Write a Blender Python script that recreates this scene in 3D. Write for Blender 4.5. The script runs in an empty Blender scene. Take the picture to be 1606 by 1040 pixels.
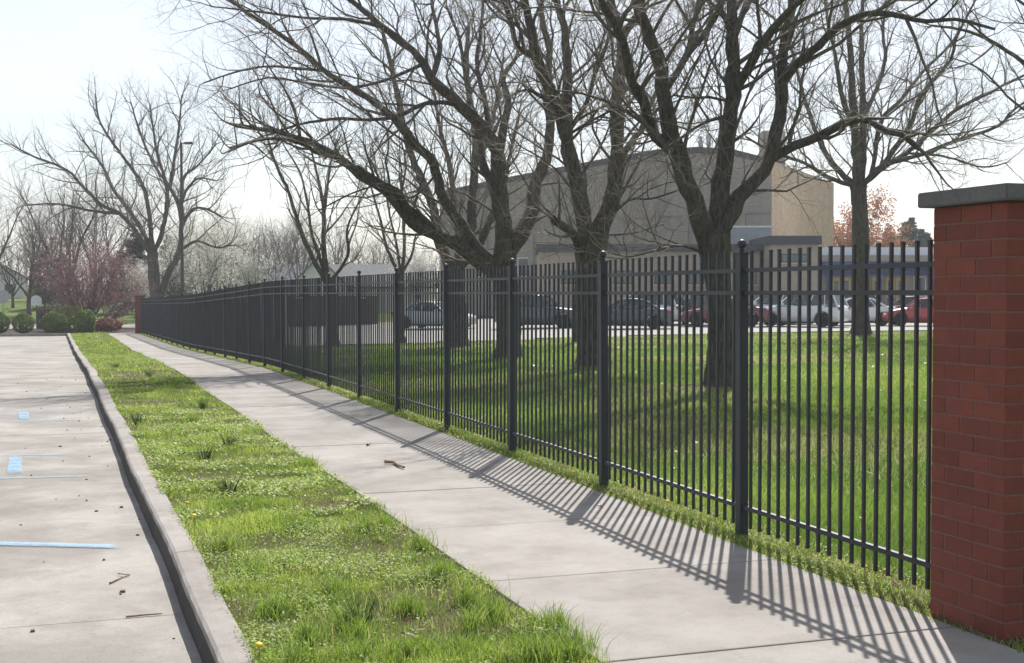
import bpy, bmesh, math, random
import numpy as np
from mathutils import Vector, Matrix

# ------------------------------------------------------------------ camera, sky, sun, exposure
S = bpy.context.scene
HEAD = math.radians(19.03)          # camera heading, clockwise from the street axis (+Y)
PITCH = math.radians(1.69)
FPX, CX, CY, EYE = 2012.0, 803.0, 520.0, 1.6
cam = bpy.data.cameras.new('camera')
cam.sensor_width = 36.0
cam.lens = FPX / 1606.0 * 36.0
cam.clip_start = 0.05
cam.clip_end = 3000
camo = bpy.data.objects.new('camera', cam)
camo.location = (0, 0, EYE)
camo.rotation_euler = (math.radians(90) - PITCH, 0, -HEAD)
S.collection.objects.link(camo)
S.camera = camo

SUN_EL, SUN_AZ = math.radians(45.7), math.radians(29.8)
SUN_DIR = Vector((math.sin(SUN_AZ) * math.cos(SUN_EL), math.cos(SUN_AZ) * math.cos(SUN_EL), math.sin(SUN_EL)))
W = bpy.data.worlds.new('World')
S.world = W
W.use_nodes = True
wn = W.node_tree
bg = wn.nodes['Background']
sky = wn.nodes.new('ShaderNodeTexSky')
sky.sky_type = 'NISHITA'
sky.sun_disc = False
sky.sun_elevation = SUN_EL
sky.sun_rotation = SUN_AZ
sky.altitude = 100
sky.air_density = 1.0
sky.dust_density = 1.2
sky.ozone_density = 1.0
# thin high cloud veil over the whole sky
tcw = wn.nodes.new('ShaderNodeTexCoord'); mpw = wn.nodes.new('ShaderNodeMapping'); mpw.inputs['Scale'].default_value = (1.0, 1.0, 2.6)
nzw = wn.nodes.new('ShaderNodeTexNoise'); nzw.inputs['Scale'].default_value = 1.7; nzw.inputs['Detail'].default_value = 6; nzw.inputs['Roughness'].default_value = .55
rpw = wn.nodes.new('ShaderNodeValToRGB'); rpw.color_ramp.elements[0].position = .38; rpw.color_ramp.elements[1].position = .72
rpw.color_ramp.elements[0].color = (.16, .16, .16, 1); rpw.color_ramp.elements[1].color = (.62, .62, .62, 1)
mxw = wn.nodes.new('ShaderNodeMixRGB'); mxw.inputs[2].default_value = (9.0, 9.2, 9.4, 1)
wn.links.new(tcw.outputs['Generated'], mpw.inputs[0]); wn.links.new(mpw.outputs[0], nzw.inputs['Vector'])
wn.links.new(nzw.outputs['Fac'], rpw.inputs[0]); wn.links.new(rpw.outputs[0], mxw.inputs[0])
wn.links.new(sky.outputs[0], mxw.inputs[1]); wn.links.new(mxw.outputs[0], bg.inputs[0])
bg.inputs[1].default_value = 0.082

sl = bpy.data.lights.new('sun', 'SUN')
sl.energy = 5.0
sl.angle = math.radians(0.5)
sl.color = (1.0, 0.965, 0.915)
slo = bpy.data.objects.new('sun', sl)
slo.rotation_euler = (-SUN_DIR).to_track_quat('-Z', 'Y').to_euler()
S.collection.objects.link(slo)

S.view_settings.view_transform = 'Standard'
S.view_settings.look = 'None'
S.view_settings.exposure = 0.63
S.view_settings.gamma = 1.0
S.view_settings.use_curve_mapping = False
S.render.engine = 'CYCLES'
S.cycles.max_bounces = 6
S.cycles.transparent_max_bounces = 12
S.cycles.volume_bounces = 0
S.cycles.use_denoising = True
S.cycles.denoising_prefilter = 'ACCURATE'

RNG = np.random.default_rng(7)
random.seed(7)
RX, RY = math.cos(HEAD), -math.sin(HEAD)      # camera right in world
FX, FY = math.sin(HEAD), math.cos(HEAD)       # camera forward in world
SP, CP = math.sin(PITCH), math.cos(PITCH)

def P(px, py, Z):
    """world point seen at photo pixel (px, py) at horizontal depth Z"""
    u, v = (px - CX) / FPX, (CY - py) / FPX
    h = v * SP + CP
    k = Z / h
    return Vector((u * k * RX + Z * FX, u * k * RY + Z * FY, EYE + (v * CP - SP) * k))

def smooth(a, b, x):
    t = np.clip((np.asarray(x, float) - a) / (b - a), 0, 1)
    return t * t * (3 - 2 * t)

def G(x, y):
    """ground height: level by the camera, sinking gently towards the far end of the street"""
    s = -np.interp(y, [28, 46, 58, 72, 90, 110], [0, .33, .43, .54, .58, .58])
    return s * (1 - smooth(5, 30, x))

def ground_at(px, Z):
    p = P(px, 460, Z)
    return Vector((p.x, p.y, float(G(p.x, p.y))))

# ------------------------------------------------------------------ helpers
C = S.collection
def tag(o, label=None, cat=None, group=None, kind=None):
    if label: o['label'] = label
    if cat: o['category'] = cat
    if group: o['group'] = group
    if kind: o['kind'] = kind
    return o

def link(name, me, mat=None, parent=None, loc=None):
    o = bpy.data.objects.new(name, me)
    C.objects.link(o)
    if mat is not None and me is not None and not me.materials:
        me.materials.append(mat)
    if parent is not None: o.parent = parent
    if loc is not None: o.location = loc
    return o

def empty(name, loc, rz=0.0):
    o = bpy.data.objects.new(name, None)
    C.objects.link(o)
    o.empty_display_size = 0.2
    o.location = loc
    o.rotation_euler = (0, 0, rz)
    return o

def np_mesh(name, verts, loops, sizes, smooth_shade=False):
    """verts (n,3), loops flat vertex indices, sizes per face"""
    me = bpy.data.meshes.new(name)
    verts = np.ascontiguousarray(verts, np.float32)
    loops = np.ascontiguousarray(loops, np.int32).ravel()
    sizes = np.ascontiguousarray(sizes, np.int32)
    me.vertices.add(len(verts))
    me.vertices.foreach_set('co', verts.ravel())
    me.loops.add(len(loops))
    me.loops.foreach_set('vertex_index', loops)
    me.polygons.add(len(sizes))
    st = np.zeros(len(sizes), np.int32)
    st[1:] = np.cumsum(sizes)[:-1]
    me.polygons.foreach_set('loop_start', st)
    me.update(calc_edges=True)
    me.polygons.foreach_set('use_smooth', np.full(len(sizes), bool(smooth_shade)))
    return me

def pymesh(name, verts, faces, smooth_shade=False):
    me = bpy.data.meshes.new(name)
    me.from_pydata([tuple(v) for v in verts], [], faces)
    me.update()
    if smooth_shade:
        for p in me.polygons: p.use_smooth = True
    return me

class MB:
    """collects boxes, prisms, tubes into one mesh"""
    def __init__(s): s.v, s.f = [], []
    def add(s, v, f):
        b = len(s.v)
        s.v += [tuple(q) for q in v]
        s.f += [tuple(i + b for i in q) for q in f]
        return s
    def box(s, x0, x1, y0, y1, z0, z1):
        return s.add([(x0, y0, z0), (x1, y0, z0), (x1, y1, z0), (x0, y1, z0), (x0, y0, z1), (x1, y0, z1), (x1, y1, z1), (x0, y1, z1)],
                     [(0, 3, 2, 1), (4, 5, 6, 7), (0, 1, 5, 4), (1, 2, 6, 5), (2, 3, 7, 6), (3, 0, 4, 7)])
    def prism(s, poly, d):
        """polygon of 3d points extruded by vector d"""
        n = len(poly)
        d = Vector(d)
        v = [Vector(p) for p in poly] + [Vector(p) + d for p in poly]
        f = [tuple(range(n))[::-1], tuple(range(n, 2 * n))] + [(i, (i + 1) % n, n + (i + 1) % n, n + i) for i in range(n)]
        return s.add(v, f)
    def lathe(s, prof, n=12, c=(0, 0, 0)):
        v, f = [], []
        for r, z in prof:
            for k in range(n):
                a = 2 * math.pi * k / n
                v.append((c[0] + r * math.cos(a), c[1] + r * math.sin(a), c[2] + z))
        for i in range(len(prof) - 1):
            for k in range(n):
                f.append((i * n + k, i * n + (k + 1) % n, (i + 1) * n + (k + 1) % n, (i + 1) * n + k))
        f.append(tuple(range(n))[::-1])
        f.append(tuple((len(prof) - 1) * n + k for k in range(n)))
        return s.add(v, f)
    def tube(s, pts, rads, n=8):
        v, f, _ = tube_np([np.array([tuple(p) for p in pts])], [np.array(rads, float)], n)
        return s.add(v.tolist(), f.tolist())
    def mesh(s, name, smooth_shade=False, bevel=0.0, seg=1):
        me = pymesh(name, s.v, s.f)
        bm = bmesh.new(); bm.from_mesh(me)
        if bevel:
            bmesh.ops.bevel(bm, geom=bm.edges[:], offset=bevel, segments=seg, affect='EDGES', clamp_overlap=True)
        bmesh.ops.recalc_face_normals(bm, faces=bm.faces[:])
        bm.to_mesh(me); bm.free()
        if smooth_shade:
            for p in me.polygons: p.use_smooth = True
        return me
    def build(s, name, mat, parent=None, loc=None, **k):
        return link(name, s.mesh(name, **k), mat, parent, loc)

def tube_np(paths, rads, sides):
    """paths with any number of points -> one big tube set (verts, quads)"""
    groups = {}
    for p, r in zip(paths, rads):
        groups.setdefault(len(p), []).append((p, r))
    V, F, off = [], [], 0
    ang = np.arange(sides) * 2 * np.pi / sides
    for n, lst in groups.items():
        Pn = np.array([a for a, _ in lst]); Rn = np.array([b for _, b in lst])
        m = len(lst)
        T = np.empty_like(Pn)
        T[:, 1:-1] = Pn[:, 2:] - Pn[:, :-2]
        T[:, 0] = Pn[:, 1] - Pn[:, 0]; T[:, -1] = Pn[:, -1] - Pn[:, -2]
        T /= np.linalg.norm(T, axis=2, keepdims=True) + 1e-9
        D = Pn[:, -1] - Pn[:, 0]
        D /= np.linalg.norm(D, axis=1, keepdims=True) + 1e-9
        ref = np.where(np.abs(D[:, 2:3]) > .8, np.array([[1., 0.2, 0]]), np.array([[0.1, 0.15, 1.]]))
        ref = np.repeat(ref[:, None, :], n, 1)
        U = ref - (ref * T).sum(2, keepdims=True) * T
        U /= np.linalg.norm(U, axis=2, keepdims=True) + 1e-9
        Vv = np.cross(T, U)
        ring = Pn[:, :, None, :] + Rn[:, :, None, None] * (np.cos(ang)[None, None, :, None] * U[:, :, None, :] + np.sin(ang)[None, None, :, None] * Vv[:, :, None, :])
        V.append(ring.reshape(-1, 3))
        idx = (np.arange(m)[:, None, None] * n + np.arange(n - 1)[None, :, None]) * sides + np.arange(sides)[None, None, :]
        nxt = (np.arange(m)[:, None, None] * n + np.arange(n - 1)[None, :, None]) * sides + ((np.arange(sides) + 1) % sides)[None, None, :]
        q = np.stack([idx, nxt, nxt + sides, idx + sides], -1).reshape(-1, 4) + off
        F.append(q)
        off += m * n * sides
    V = np.concatenate(V); F = np.concatenate(F)
    return V, F, off

def tubes_obj(name, paths, rads, sides, mat, parent, origin, gnarl=0.0):
    v, f, _ = tube_np(paths, rads, sides)
    if gnarl:
        n = len(paths[0]); c = np.repeat(paths[0], sides, 0); a = np.tile(np.arange(sides) * 2 * np.pi / sides, n)
        h = np.repeat(np.concatenate([[0], np.cumsum(np.linalg.norm(np.diff(paths[0], axis=0), axis=1))]), sides)
        ph = RNG.uniform(0, 6, 4)
        k = 1 + gnarl * (.9 * np.sin(3 * a + 1.1 * h + ph[0]) + .7 * np.sin(5 * a - 1.7 * h + ph[1]) + .8 * np.sin(2 * a + 3.1 * h + ph[2]) + RNG.normal(0, .55, len(a)))
        v = c + (v - c) * k[:, None]
    me = np_mesh(name, v - np.array(tuple(origin)), f, np.full(len(f), 4), True)
    return link(name, me, mat, parent)

def copy_tree(o, parent=None):
    c = o.copy(); C.objects.link(c); c.parent = parent
    for ch in o.children: copy_tree(ch, c)
    return c

# ------------------------------------------------------------------ materials
M = {}
class NT:
    def __init__(s, name):
        s.m = bpy.data.materials.new(name); s.m.use_nodes = True
        s.t = s.m.node_tree; s.b = s.t.nodes['Principled BSDF']
        M[name] = s.m
    def n(s, typ, **kw):
        nd = s.t.nodes.new('ShaderNode' + typ)
        for k, v in kw.items():
            if k.startswith('i_'): nd.inputs[k[2:].replace('_', ' ')].default_value = v
            else: setattr(nd, k, v)
        return nd
    def l(s, a, b): s.t.links.new(a, b)
    def coord(s, which='Object', scale=(1, 1, 1)):
        tc = s.n('TexCoord'); mp = s.n('Mapping')
        mp.inputs['Scale'].default_value = scale
        if which == 'World':
            g = s.n('NewGeometry'); s.l(g.outputs['Position'], mp.inputs[0])
        else: s.l(tc.outputs[which], mp.inputs[0])
        return mp.outputs[0]
    def noise(s, vec, scale, detail=4, rough=.55):
        nd = s.n('TexNoise'); nd.inputs['Scale'].default_value = scale
        nd.inputs['Detail'].default_value = detail; nd.inputs['Roughness'].default_value = rough
        s.l(vec, nd.inputs['Vector']); return nd.outputs['Fac']
    def ramp(s, fac, stops):
        r = s.n('ValToRGB'); e = r.color_ramp.elements
        while len(e) < len(stops): e.new(.5)
        for q, (p, c) in zip(e, stops):
            q.position = p; q.color = (*c, 1) if len(c) == 3 else c
        s.l(fac, r.inputs[0]); return r.outputs[0]
    def mix(s, fac, a, b, mode='MIX'):
        m = s.n('MixRGB', blend_type=mode)
        for i, q in ((0, fac), (1, a), (2, b)):
            if isinstance(q, (int, float)): m.inputs[i].default_value = q
            elif isinstance(q, tuple): m.inputs[i].default_value = (*q, 1)
            else: s.l(q, m.inputs[i])
        return m.outputs[0]
    def bump(s, h, strength=.3, dist=.01):
        b = s.n('Bump'); b.inputs['Strength'].default_value = strength; b.inputs['Distance'].default_value = dist
        s.l(h, b.inputs['Height']); s.l(b.outputs[0], s.b.inputs['Normal'])
    def col(s, c): s.l(c, s.b.inputs['Base Color'])
    def rough(s, v, spec=None):
        s.b.inputs['Roughness'].default_value = v
        if spec is not None: s.b.inputs['Specular IOR Level'].default_value = spec

def plain(name, c, rough=.6, metal=0.0, var=.12, scale=6, spec=.4, coat=0):
    t = NT(name)
    v = t.coord()
    f = t.noise(v, scale, 3)
    t.col(t.ramp(f, [(.25, tuple(q * (1 - var) for q in c)), (.75, tuple(min(1, q * (1 + var)) for q in c))]))
    t.rough(rough, spec); t.b.inputs['Metallic'].default_value = metal
    t.b.inputs['Coat Weight'].default_value = coat
    return t.m

def concrete(name, a, b, stain, grain=120, joint_var=.18):
    t = NT(name); v = t.coord('World')
    f = t.noise(v, .9, 6, .6); f2 = t.noise(v, 7, 5, .65); f3 = t.noise(v, grain, 3, .7)
    base = t.mix(f2, a, b)
    st = t.ramp(f, [(.40, stain), (.62, (1, 1, 1))])
    c = t.mix(.75, base, st, 'MULTIPLY')
    f4 = t.noise(v, 2.3, 8, .72); f5 = t.noise(v, 26, 5, .75)
    c = t.mix(.6, c, t.ramp(f4, [(.40, (.80, .78, .75)), (.52, (1.0, .99, .975)), (.64, (1.04, 1.035, 1.03))]), 'MULTIPLY')
    c = t.mix(.7, c, t.ramp(f5, [(.30, (.70, .68, .66)), (.42, (1, 1, 1))]), 'MULTIPLY')
    gr = t.ramp(f3, [(.3, (.72, .72, .72)), (.6, (1.05, 1.05, 1.05))])
    c = t.mix(.6, c, gr, 'MULTIPLY')
    oi = t.n('ObjectInfo')
    r = t.ramp(oi.outputs['Random'], [(0, (1 - joint_var,) * 3), (1, (1, 1, 1))])
    c = t.mix(1, c, r, 'MULTIPLY')
    t.col(c); t.rough(.9, .25); t.bump(f3, .35, .004)
    return t.m
concrete('sidewalk_concrete', (0.312, 0.289, 0.268), (0.372, 0.346, 0.319), (.74, .73, .71), joint_var=.15)
concrete('lot_concrete', (0.304, 0.285, 0.262), (0.380, 0.357, 0.327), (.60, .58, .57), 90, .06)
concrete('kerb_concrete', (.315, .292, .27), (.39, .36, .335), (.72, .70, .68), 70)
concrete('kerb_grime_shade', (0.053, 0.049, 0.048), (0.099, 0.091, 0.087), (.6, .58, .56), 40)  # dirty kerb face, its colour darkened further to paint in the shade there
concrete('far_concrete', (0.319, 0.304, 0.281), (0.365, 0.350, 0.327), (.8, .8, .8), 20)
concrete('cap_stone', (.17, .17, .17), (.25, .245, .24), (.7, .7, .7), 60)

t = NT('soil'); v = t.coord('World')
f = t.noise(v, 5, 6, .65); f2 = t.noise(v, 60, 4, .7)
c = t.ramp(f, [(.34, (.085, .062, .038)), (.50, (.10, .095, .040)), (.68, (.10, .125, .038))])
c = t.mix(.5, c, t.ramp(f2, [(.3, (.55, .55, .5)), (.7, (1.2, 1.2, 1.1))]), 'MULTIPLY')
t.col(c); t.rough(1, .1); t.bump(f2, .8, .03)

t = NT('lawn_ground'); v = t.coord('World')
f = t.noise(v, .35, 5, .6); f2 = t.noise(v, 9, 5, .7); f3 = t.noise(v, 80, 3, .7)
c = t.ramp(f, [(.35, (.08, .115, .026)), (.52, (.115, .16, .034)), (.70, (.18, .18, .065))])
c = t.mix(.55, c, t.ramp(f2, [(.3, (.6, .65, .5)), (.7, (1.15, 1.15, 1.0))]), 'MULTIPLY')
c = t.mix(.5, c, t.ramp(f3, [(.3, (.5, .55, .5)), (.7, (1.2, 1.2, 1.1))]), 'MULTIPLY')
t.col(c); t.rough(1, .1); t.bump(f3, .8, .03)

t = NT('mulch'); v = t.coord('World'); f = t.noise(v, 12, 6, .7)
t.col(t.ramp(f, [(.3, (.045, .032, .024)), (.7, (.15, .115, .09))])); t.rough(1, .1); t.bump(f, 1, .05)

def blade_mat(name, dark, mid, light, dry):
    t = NT(name)
    at = t.n('Attribute', attribute_name='tint')
    sep = t.n('SeparateColor'); t.l(at.outputs['Color'], sep.inputs[0])
    c = t.ramp(sep.outputs[0], [(0, dark), (.5, mid), (1, light)])
    c = t.mix(sep.outputs[1], c, dry)
    t.col(c); t.rough(.6, .22)
    tr = t.n('BsdfTranslucent'); t.l(c, tr.inputs[0])
    ms = t.n('AddShader')
    out = t.t.nodes['Material Output']
    t.l(t.b.outputs[0], ms.inputs[0]); t.l(tr.outputs[0], ms.inputs[1]); t.l(ms.outputs[0], out.inputs[0])
    return t.m
blade_mat('grass_blade', (.045, .085, .012), (.115, .168, .024), (.215, .26, .05), (.30, .245, .14))
blade_mat('lawn_blade', (.045, .088, .013), (.098, .155, .023), (.165, .215, .040), (.28, .23, .13))

def leafy(name, dark, light, trans=.4, rough=.5):
    t = NT(name)
    v = t.coord('World'); f = t.noise(v, 2.5, 4, .7)
    oi = t.n('ObjectInfo')
    c = t.ramp(f, [(.3, dark), (.7, light)])
    t.col(c); t.rough(rough, .3)
    tr = t.n('BsdfTranslucent'); t.l(c, tr.inputs[0])
    ms = t.n('MixShader'); ms.inputs[0].default_value = trans
    t.l(t.b.outputs[0], ms.inputs[1]); t.l(tr.outputs[0], ms.inputs[2])
    t.l(ms.outputs[0], t.t.nodes['Material Output'].inputs[0])
    return t.m
leafy('boxwood_leaf', (.05, .095, .02), (.14, .20, .035), .4)
leafy('yew_leaf', (.10, .13, .025), (.17, .20, .05), .35)
leafy('evergreen_leaf', (.020, .042, .020), (.05, .085, .035), .25)
leafy('pale_evergreen_leaf', (.045, .07, .04), (.10, .14, .07), .3)
leafy('blossom_petal', (.62, .60, .54), (.78, .77, .70), .4)
leafy('redbud_bud', (.19, .085, .09), (.30, .15, .15), .25)
leafy('red_shrub_leaf', (.18, .07, .05), (.30, .14, .10), .35)
leafy('beech_leaf', (.30, .105, .032), (.44, .17, .055), .4)
leafy('dead_leaf', (.16, .08, .04), (.26, .15, .08), .2)
leafy('dandelion_petal', (.75, .55, .02), (.8, .62, .04), .2)
leafy('onion_leaf', (.06, .11, .05), (.10, .16, .08), .35)

def bark(name, a, b, scale=1.0, bumpd=.03):
    t = NT(name)
    v = t.coord('Object', (9 * scale, 9 * scale, 1.6 * scale))
    f = t.noise(v, 2.2, 6, .7)
    v2 = t.coord('Object'); f2 = t.noise(v2, 1.3, 3)
    c = t.ramp(f, [(.32, a), (.68, b)])
    c = t.mix(.5, c, t.ramp(f2, [(.3, (.7, .74, .68)), (.7, (1.1, 1.05, 1.0))]), 'MULTIPLY')
    t.col(c); t.rough(.85, .3)
    if bumpd: t.bump(f, .9, bumpd)
    return t.m
bark('maple_bark', (.030, .025, .020), (.150, .130, .108), 1.0, .05)
bark('branch_bark', (.075, .064, .052), (.17, .15, .128), 2, .01)
bark('twig_bark', (.15, .125, .105), (.30, .26, .22), 1, 0)
bark('far_twig_bark', (.16, .13, .12), (.27, .23, .205), 1, 0)
bark('redbud_twig', (.13, .082, .08), (.22, .145, .14), 1, 0)

t = NT('fence_paint'); v = t.coord('World'); f = t.noise(v, 40, 4, .7); f2 = t.noise(v, 2, 3)
t.col(t.ramp(f, [(.3, (.019, .021, .029)), (.8, (.032, .035, .046))]))
t.rough(.36, .55)
r = t.ramp(f2, [(.3, (.44,) * 3), (.7, (.58,) * 3)]); t.l(r, t.b.inputs['Roughness'])

t = NT('pillar_brick'); v = t.coord('World'); f = t.noise(v, 14, 5, .7); f2 = t.noise(v, 160, 3, .7)
oi = t.n('ObjectInfo')
c = t.ramp(oi.outputs['Random'], [(0, (.180, .056, .040)), (.5, (.205, .062, .044)), (1, (.235, .072, .051))])
c = t.mix(.6, c, t.ramp(f, [(.3, (.72, .72, .75)), (.7, (1.12, 1.08, 1.05))]), 'MULTIPLY')
t.col(c); t.rough(.85, .25); t.bump(f2, .5, .004)
plain('pillar_mortar', (.21, .125, .11), .95, var=.2, scale=60, spec=.1)

def wall_brick(name, a, b, mortar, bw=.203, bh=.081):
    t = NT(name)
    tc = t.n('TexCoord'); sp = t.n('SeparateXYZ'); t.l(tc.outputs['Object'], sp.inputs[0])
    ad = t.n('Math', operation='ADD'); t.l(sp.outputs[0], ad.inputs[0]); t.l(sp.outputs[1], ad.inputs[1])
    cb = t.n('CombineXYZ'); t.l(ad.outputs[0], cb.inputs[0]); t.l(sp.outputs[2], cb.inputs[1])
    br = t.n('TexBrick'); t.l(cb.outputs[0], br.inputs['Vector'])
    br.inputs['Color1'].default_value = (*a, 1); br.inputs['Color2'].default_value = (*b, 1)
    br.inputs['Mortar'].default_value = (*mortar, 1); br.inputs['Scale'].default_value = 1
    br.inputs['Brick Width'].default_value = bw; br.inputs['Row Height'].default_value = bh
    br.inputs['Mortar Size'].default_value = .006
    f = t.noise(t.coord(), .5, 6, .65)
    c = t.mix(.55, br.outputs[0], t.ramp(f, [(.3, (.75, .74, .73)), (.7, (1.1, 1.1, 1.08))]), 'MULTIPLY')
    vs = t.coord('Object', (3, 3, .18)); f2 = t.noise(vs, 1, 5, .7)
    c = t.mix(.35, c, t.ramp(f2, [(.35, (.7, .69, .68)), (.6, (1, 1, 1))]), 'MULTIPLY')
    t.col(c); t.rough(.9, .2)
    return t.m
wall_brick('grey_brick', (.31, .27, .242), (.38, .33, .295), (.35, .32, .30))
wall_brick('tan_brick', (.44, .32, .225), (.53, .40, .285), (.47, .38, .29), .4, .2)
wall_brick('wing_brick', (.33, .27, .215), (.39, .325, .26), (.38, .34, .29))
wall_brick('red_brick_wall', (.16, .055, .04), (.20, .07, .05), (.20, .15, .13))
wall_brick('brown_brick_wall', (.10, .075, .06), (.14, .105, .085), (.16, .14, .12))
plain('dark_roof', (.045, .046, .055), .7)
plain('grey_roof', (.30, .32, .34), .6, var=.15, scale=1.5)
plain('shingle', (.13, .13, .14), .9, var=.25, scale=3)
plain('white_siding', (.70, .68, .66), .6, var=.06, scale=2)
plain('white_fascia', (.75, .75, .74), .5, var=.06)
plain('pale_panel', (.36, .36, .38), .6, var=.1, scale=2)
plain('blue_canopy', (.035, .075, .23), .5)
plain('yellow_door', (.52, .40, .16), .5, var=.08)
plain('tan_trim', (.46, .37, .27), .7)
plain('dark_frame', (.05, .05, .055), .5)
plain('galvanised', (.42, .43, .44), .45, metal=.6)
plain('sign_white', (.66, .67, .68), .5, var=.05)
plain('sign_post_green', (.05, .06, .055), .6)
plain('yellow_stake', (.62, .55, .30), .7)
plain('lamp_bronze', (.05, .045, .042), .5, metal=.3)
plain('tyre', (.018, .018, .018), .85, spec=.2)
plain('rim', (.45, .46, .47), .3, metal=.8)
plain('headlight', (.75, .77, .8), .1, spec=.8)
plain('taillight', (.42, .02, .02), .2, spec=.6)
plain('plate', (.7, .7, .66), .5)
plain('black_trim', (.02, .02, .022), .6)
t = NT('car_glass'); t.b.inputs['Base Color'].default_value = (.02, .028, .03, 1); t.rough(.04, .9)
t.b.inputs['Coat Weight'].default_value = .5
f = t.noise(t.coord(), 2, 2); t.l(t.ramp(f, [(.3, (.012, .017, .019)), (.7, (.03, .04, .044))]), t.b.inputs['Base Color'])
tr_ = t.n('BsdfTransparent'); tr_.inputs[0].default_value = (.62, .72, .72, 1); ms_ = t.n('MixShader'); ms_.inputs[0].default_value = .5
t.l(t.b.outputs[0], ms_.inputs[1]); t.l(tr_.outputs[0], ms_.inputs[2]); t.l(ms_.outputs[0], t.t.nodes['Material Output'].inputs[0])
t = NT('window_glass'); t.rough(.08, .8)
f = t.noise(t.coord(), .6, 2); t.l(t.ramp(f, [(.3, (.03, .045, .05)), (.7, (.10, .13, .14))]), t.b.inputs['Base Color'])
def paint(name, c):
    t = NT(name); f = t.noise(t.coord(), 4, 3)
    t.l(t.ramp(f, [(.2, tuple(q * .92 for q in c)), (.8, c)]), t.b.inputs['Base Color'])
    t.rough(.3, .5); t.b.inputs['Coat Weight'].default_value = .8; t.b.inputs['Coat Roughness'].default_value = .06
    t.b.inputs['Metallic'].default_value = .05
for n_, c_ in dict(silver=(.46, .47, .49), white=(.74, .74, .74), charcoal=(.055, .065, .07), graphite=(.075, .085, .10), black=(.02, .021, .024), maroon=(.12, .022, .024), red=(.36, .02, .018), pearl=(.66, .67, .70)).items():
    paint('paint_' + n_, c_)
def worn_paint(name, c, lo, hi):
    t = NT(name); v = t.coord('World'); f = t.noise(v, 7, 6, .75); f2 = t.noise(v, 70, 4, .7)
    at = t.n('Attribute', attribute_name='wear')
    a1 = t.n('Math', operation='ADD'); t.l(f, a1.inputs[0]); t.l(f2, a1.inputs[1])
    a2 = t.n('Math', operation='ADD'); t.l(a1.outputs[0], a2.inputs[0]); t.l(at.outputs['Fac'], a2.inputs[1])
    mr = t.n('MapRange'); mr.inputs['From Min'].default_value = lo; mr.inputs['From Max'].default_value = hi; mr.inputs['To Max'].default_value = .85; t.l(a2.outputs[0], mr.inputs[0])
    t.b.inputs['Base Color'].default_value = (*c, 1); t.rough(.8, .3)
    tr = t.n('BsdfTransparent'); ms = t.n('MixShader'); t.l(mr.outputs[0], ms.inputs[0]); t.l(tr.outputs[0], ms.inputs[1]); t.l(t.b.outputs[0], ms.inputs[2])
    t.l(ms.outputs[0], t.t.nodes['Material Output'].inputs[0])
worn_paint('blue_line_paint', (.28, .46, .62), 1.25, 2.0)
worn_paint('faded_line_paint', (.30, .44, .56), 1.35, 2.3)
plain('stick_wood', (.28, .20, .14), .9, var=.35, scale=30)

# ------------------------------------------------------------------ the ground and the paved surfaces
def strip(name, xa, xb, ys, nx, dz, mat, kind='structure', parent=None, thick=.0, jitter=0):
    """sheet between x = xa(y) and x = xb(y), following the ground"""
    ys = np.asarray(ys, float)
    fa = xa if callable(xa) else (lambda y: np.full_like(y, xa)); fb = xb if callable(xb) else (lambda y: np.full_like(y, xb))
    A, B = fa(ys), fb(ys)
    s = np.linspace(0, 1, nx + 1)
    X = A[:, None] + (B - A)[:, None] * s[None]
    Y = np.repeat(ys[:, None], nx + 1, 1)
    Z = G(X, Y) + dz + (RNG.normal(0, jitter, X.shape) if jitter else 0)
    v = np.stack([X, Y, Z], -1).reshape(-1, 3)
    i = (np.arange(len(ys) - 1)[:, None] * (nx + 1) + np.arange(nx)[None]).ravel()
    f = np.stack([i, i + 1, i + nx + 2, i + nx + 1], -1)
    me = np_mesh(name, v, f, np.full(len(f), 4), not thick)
    o = link(name, me, mat, parent)
    if thick:
        md = o.modifiers.new('s', 'SOLIDIFY'); md.thickness = thick; md.offset = -1
    if parent is None and kind: tag(o, kind=kind)
    return o

def hill(x, y):
    return smooth(106, 150, y) * 2.3 * (1 - smooth(-20, 30, x)) + smooth(150, 500, y) * 2.0

xs = np.concatenate([np.linspace(-400, -60, 12), np.linspace(-52, 100, 60), np.linspace(115, 600, 16)])
ys = np.concatenate([np.linspace(-60, 0, 6), np.linspace(4, 200, 70), np.linspace(220, 900, 20)])
Xg, Yg = np.meshgrid(xs, ys)
Zg = G(Xg, Yg) - .45 + .36 * smooth(104, 112, Yg) + hill(Xg, Yg)
Zg += np.where(Xg > 4.6, .30 * (1 - smooth(46, 48, Yg)) * 0, 0)
i = (np.arange(len(ys) - 1)[:, None] * len(xs) + np.arange(len(xs) - 1)[None]).ravel()
fg = np.stack([i, i + 1, i + len(xs) + 1, i + len(xs)], -1)
tag(link('ground', np_mesh('ground', np.stack([Xg, Yg, Zg], -1).reshape(-1, 3), fg, np.full(len(fg), 4), True), M['lawn_ground']), kind='structure')

KERB0 = lambda y: .60 - .011 * (np.asarray(y, float) - 5.7) + .009 * np.sin(np.asarray(y) * .9) + .003 * np.sin(np.asarray(y) * 2.3 + 1)   # kerb face
KERBW = .17
WALK0 = lambda y: 2.18 - .004 * (np.asarray(y, float) - 7) + .015 * np.sin(np.asarray(y, float) * .8)
FENCE = lambda y: np.interp(y, [5, 7.5, 10, 14.6, 19.4, 24.1, 28.8, 36, 41, 56, 72], [4.22, 4.20, 4.222, 4.226, 4.20, 4.165, 4.11, 4.04, 3.97, 3.79, 3.62])
WALK1 = lambda y: FENCE(y) - .17 - .03 * smooth(8, 5.4, y)
Y0, Y1 = -1.0, 73.6

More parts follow.
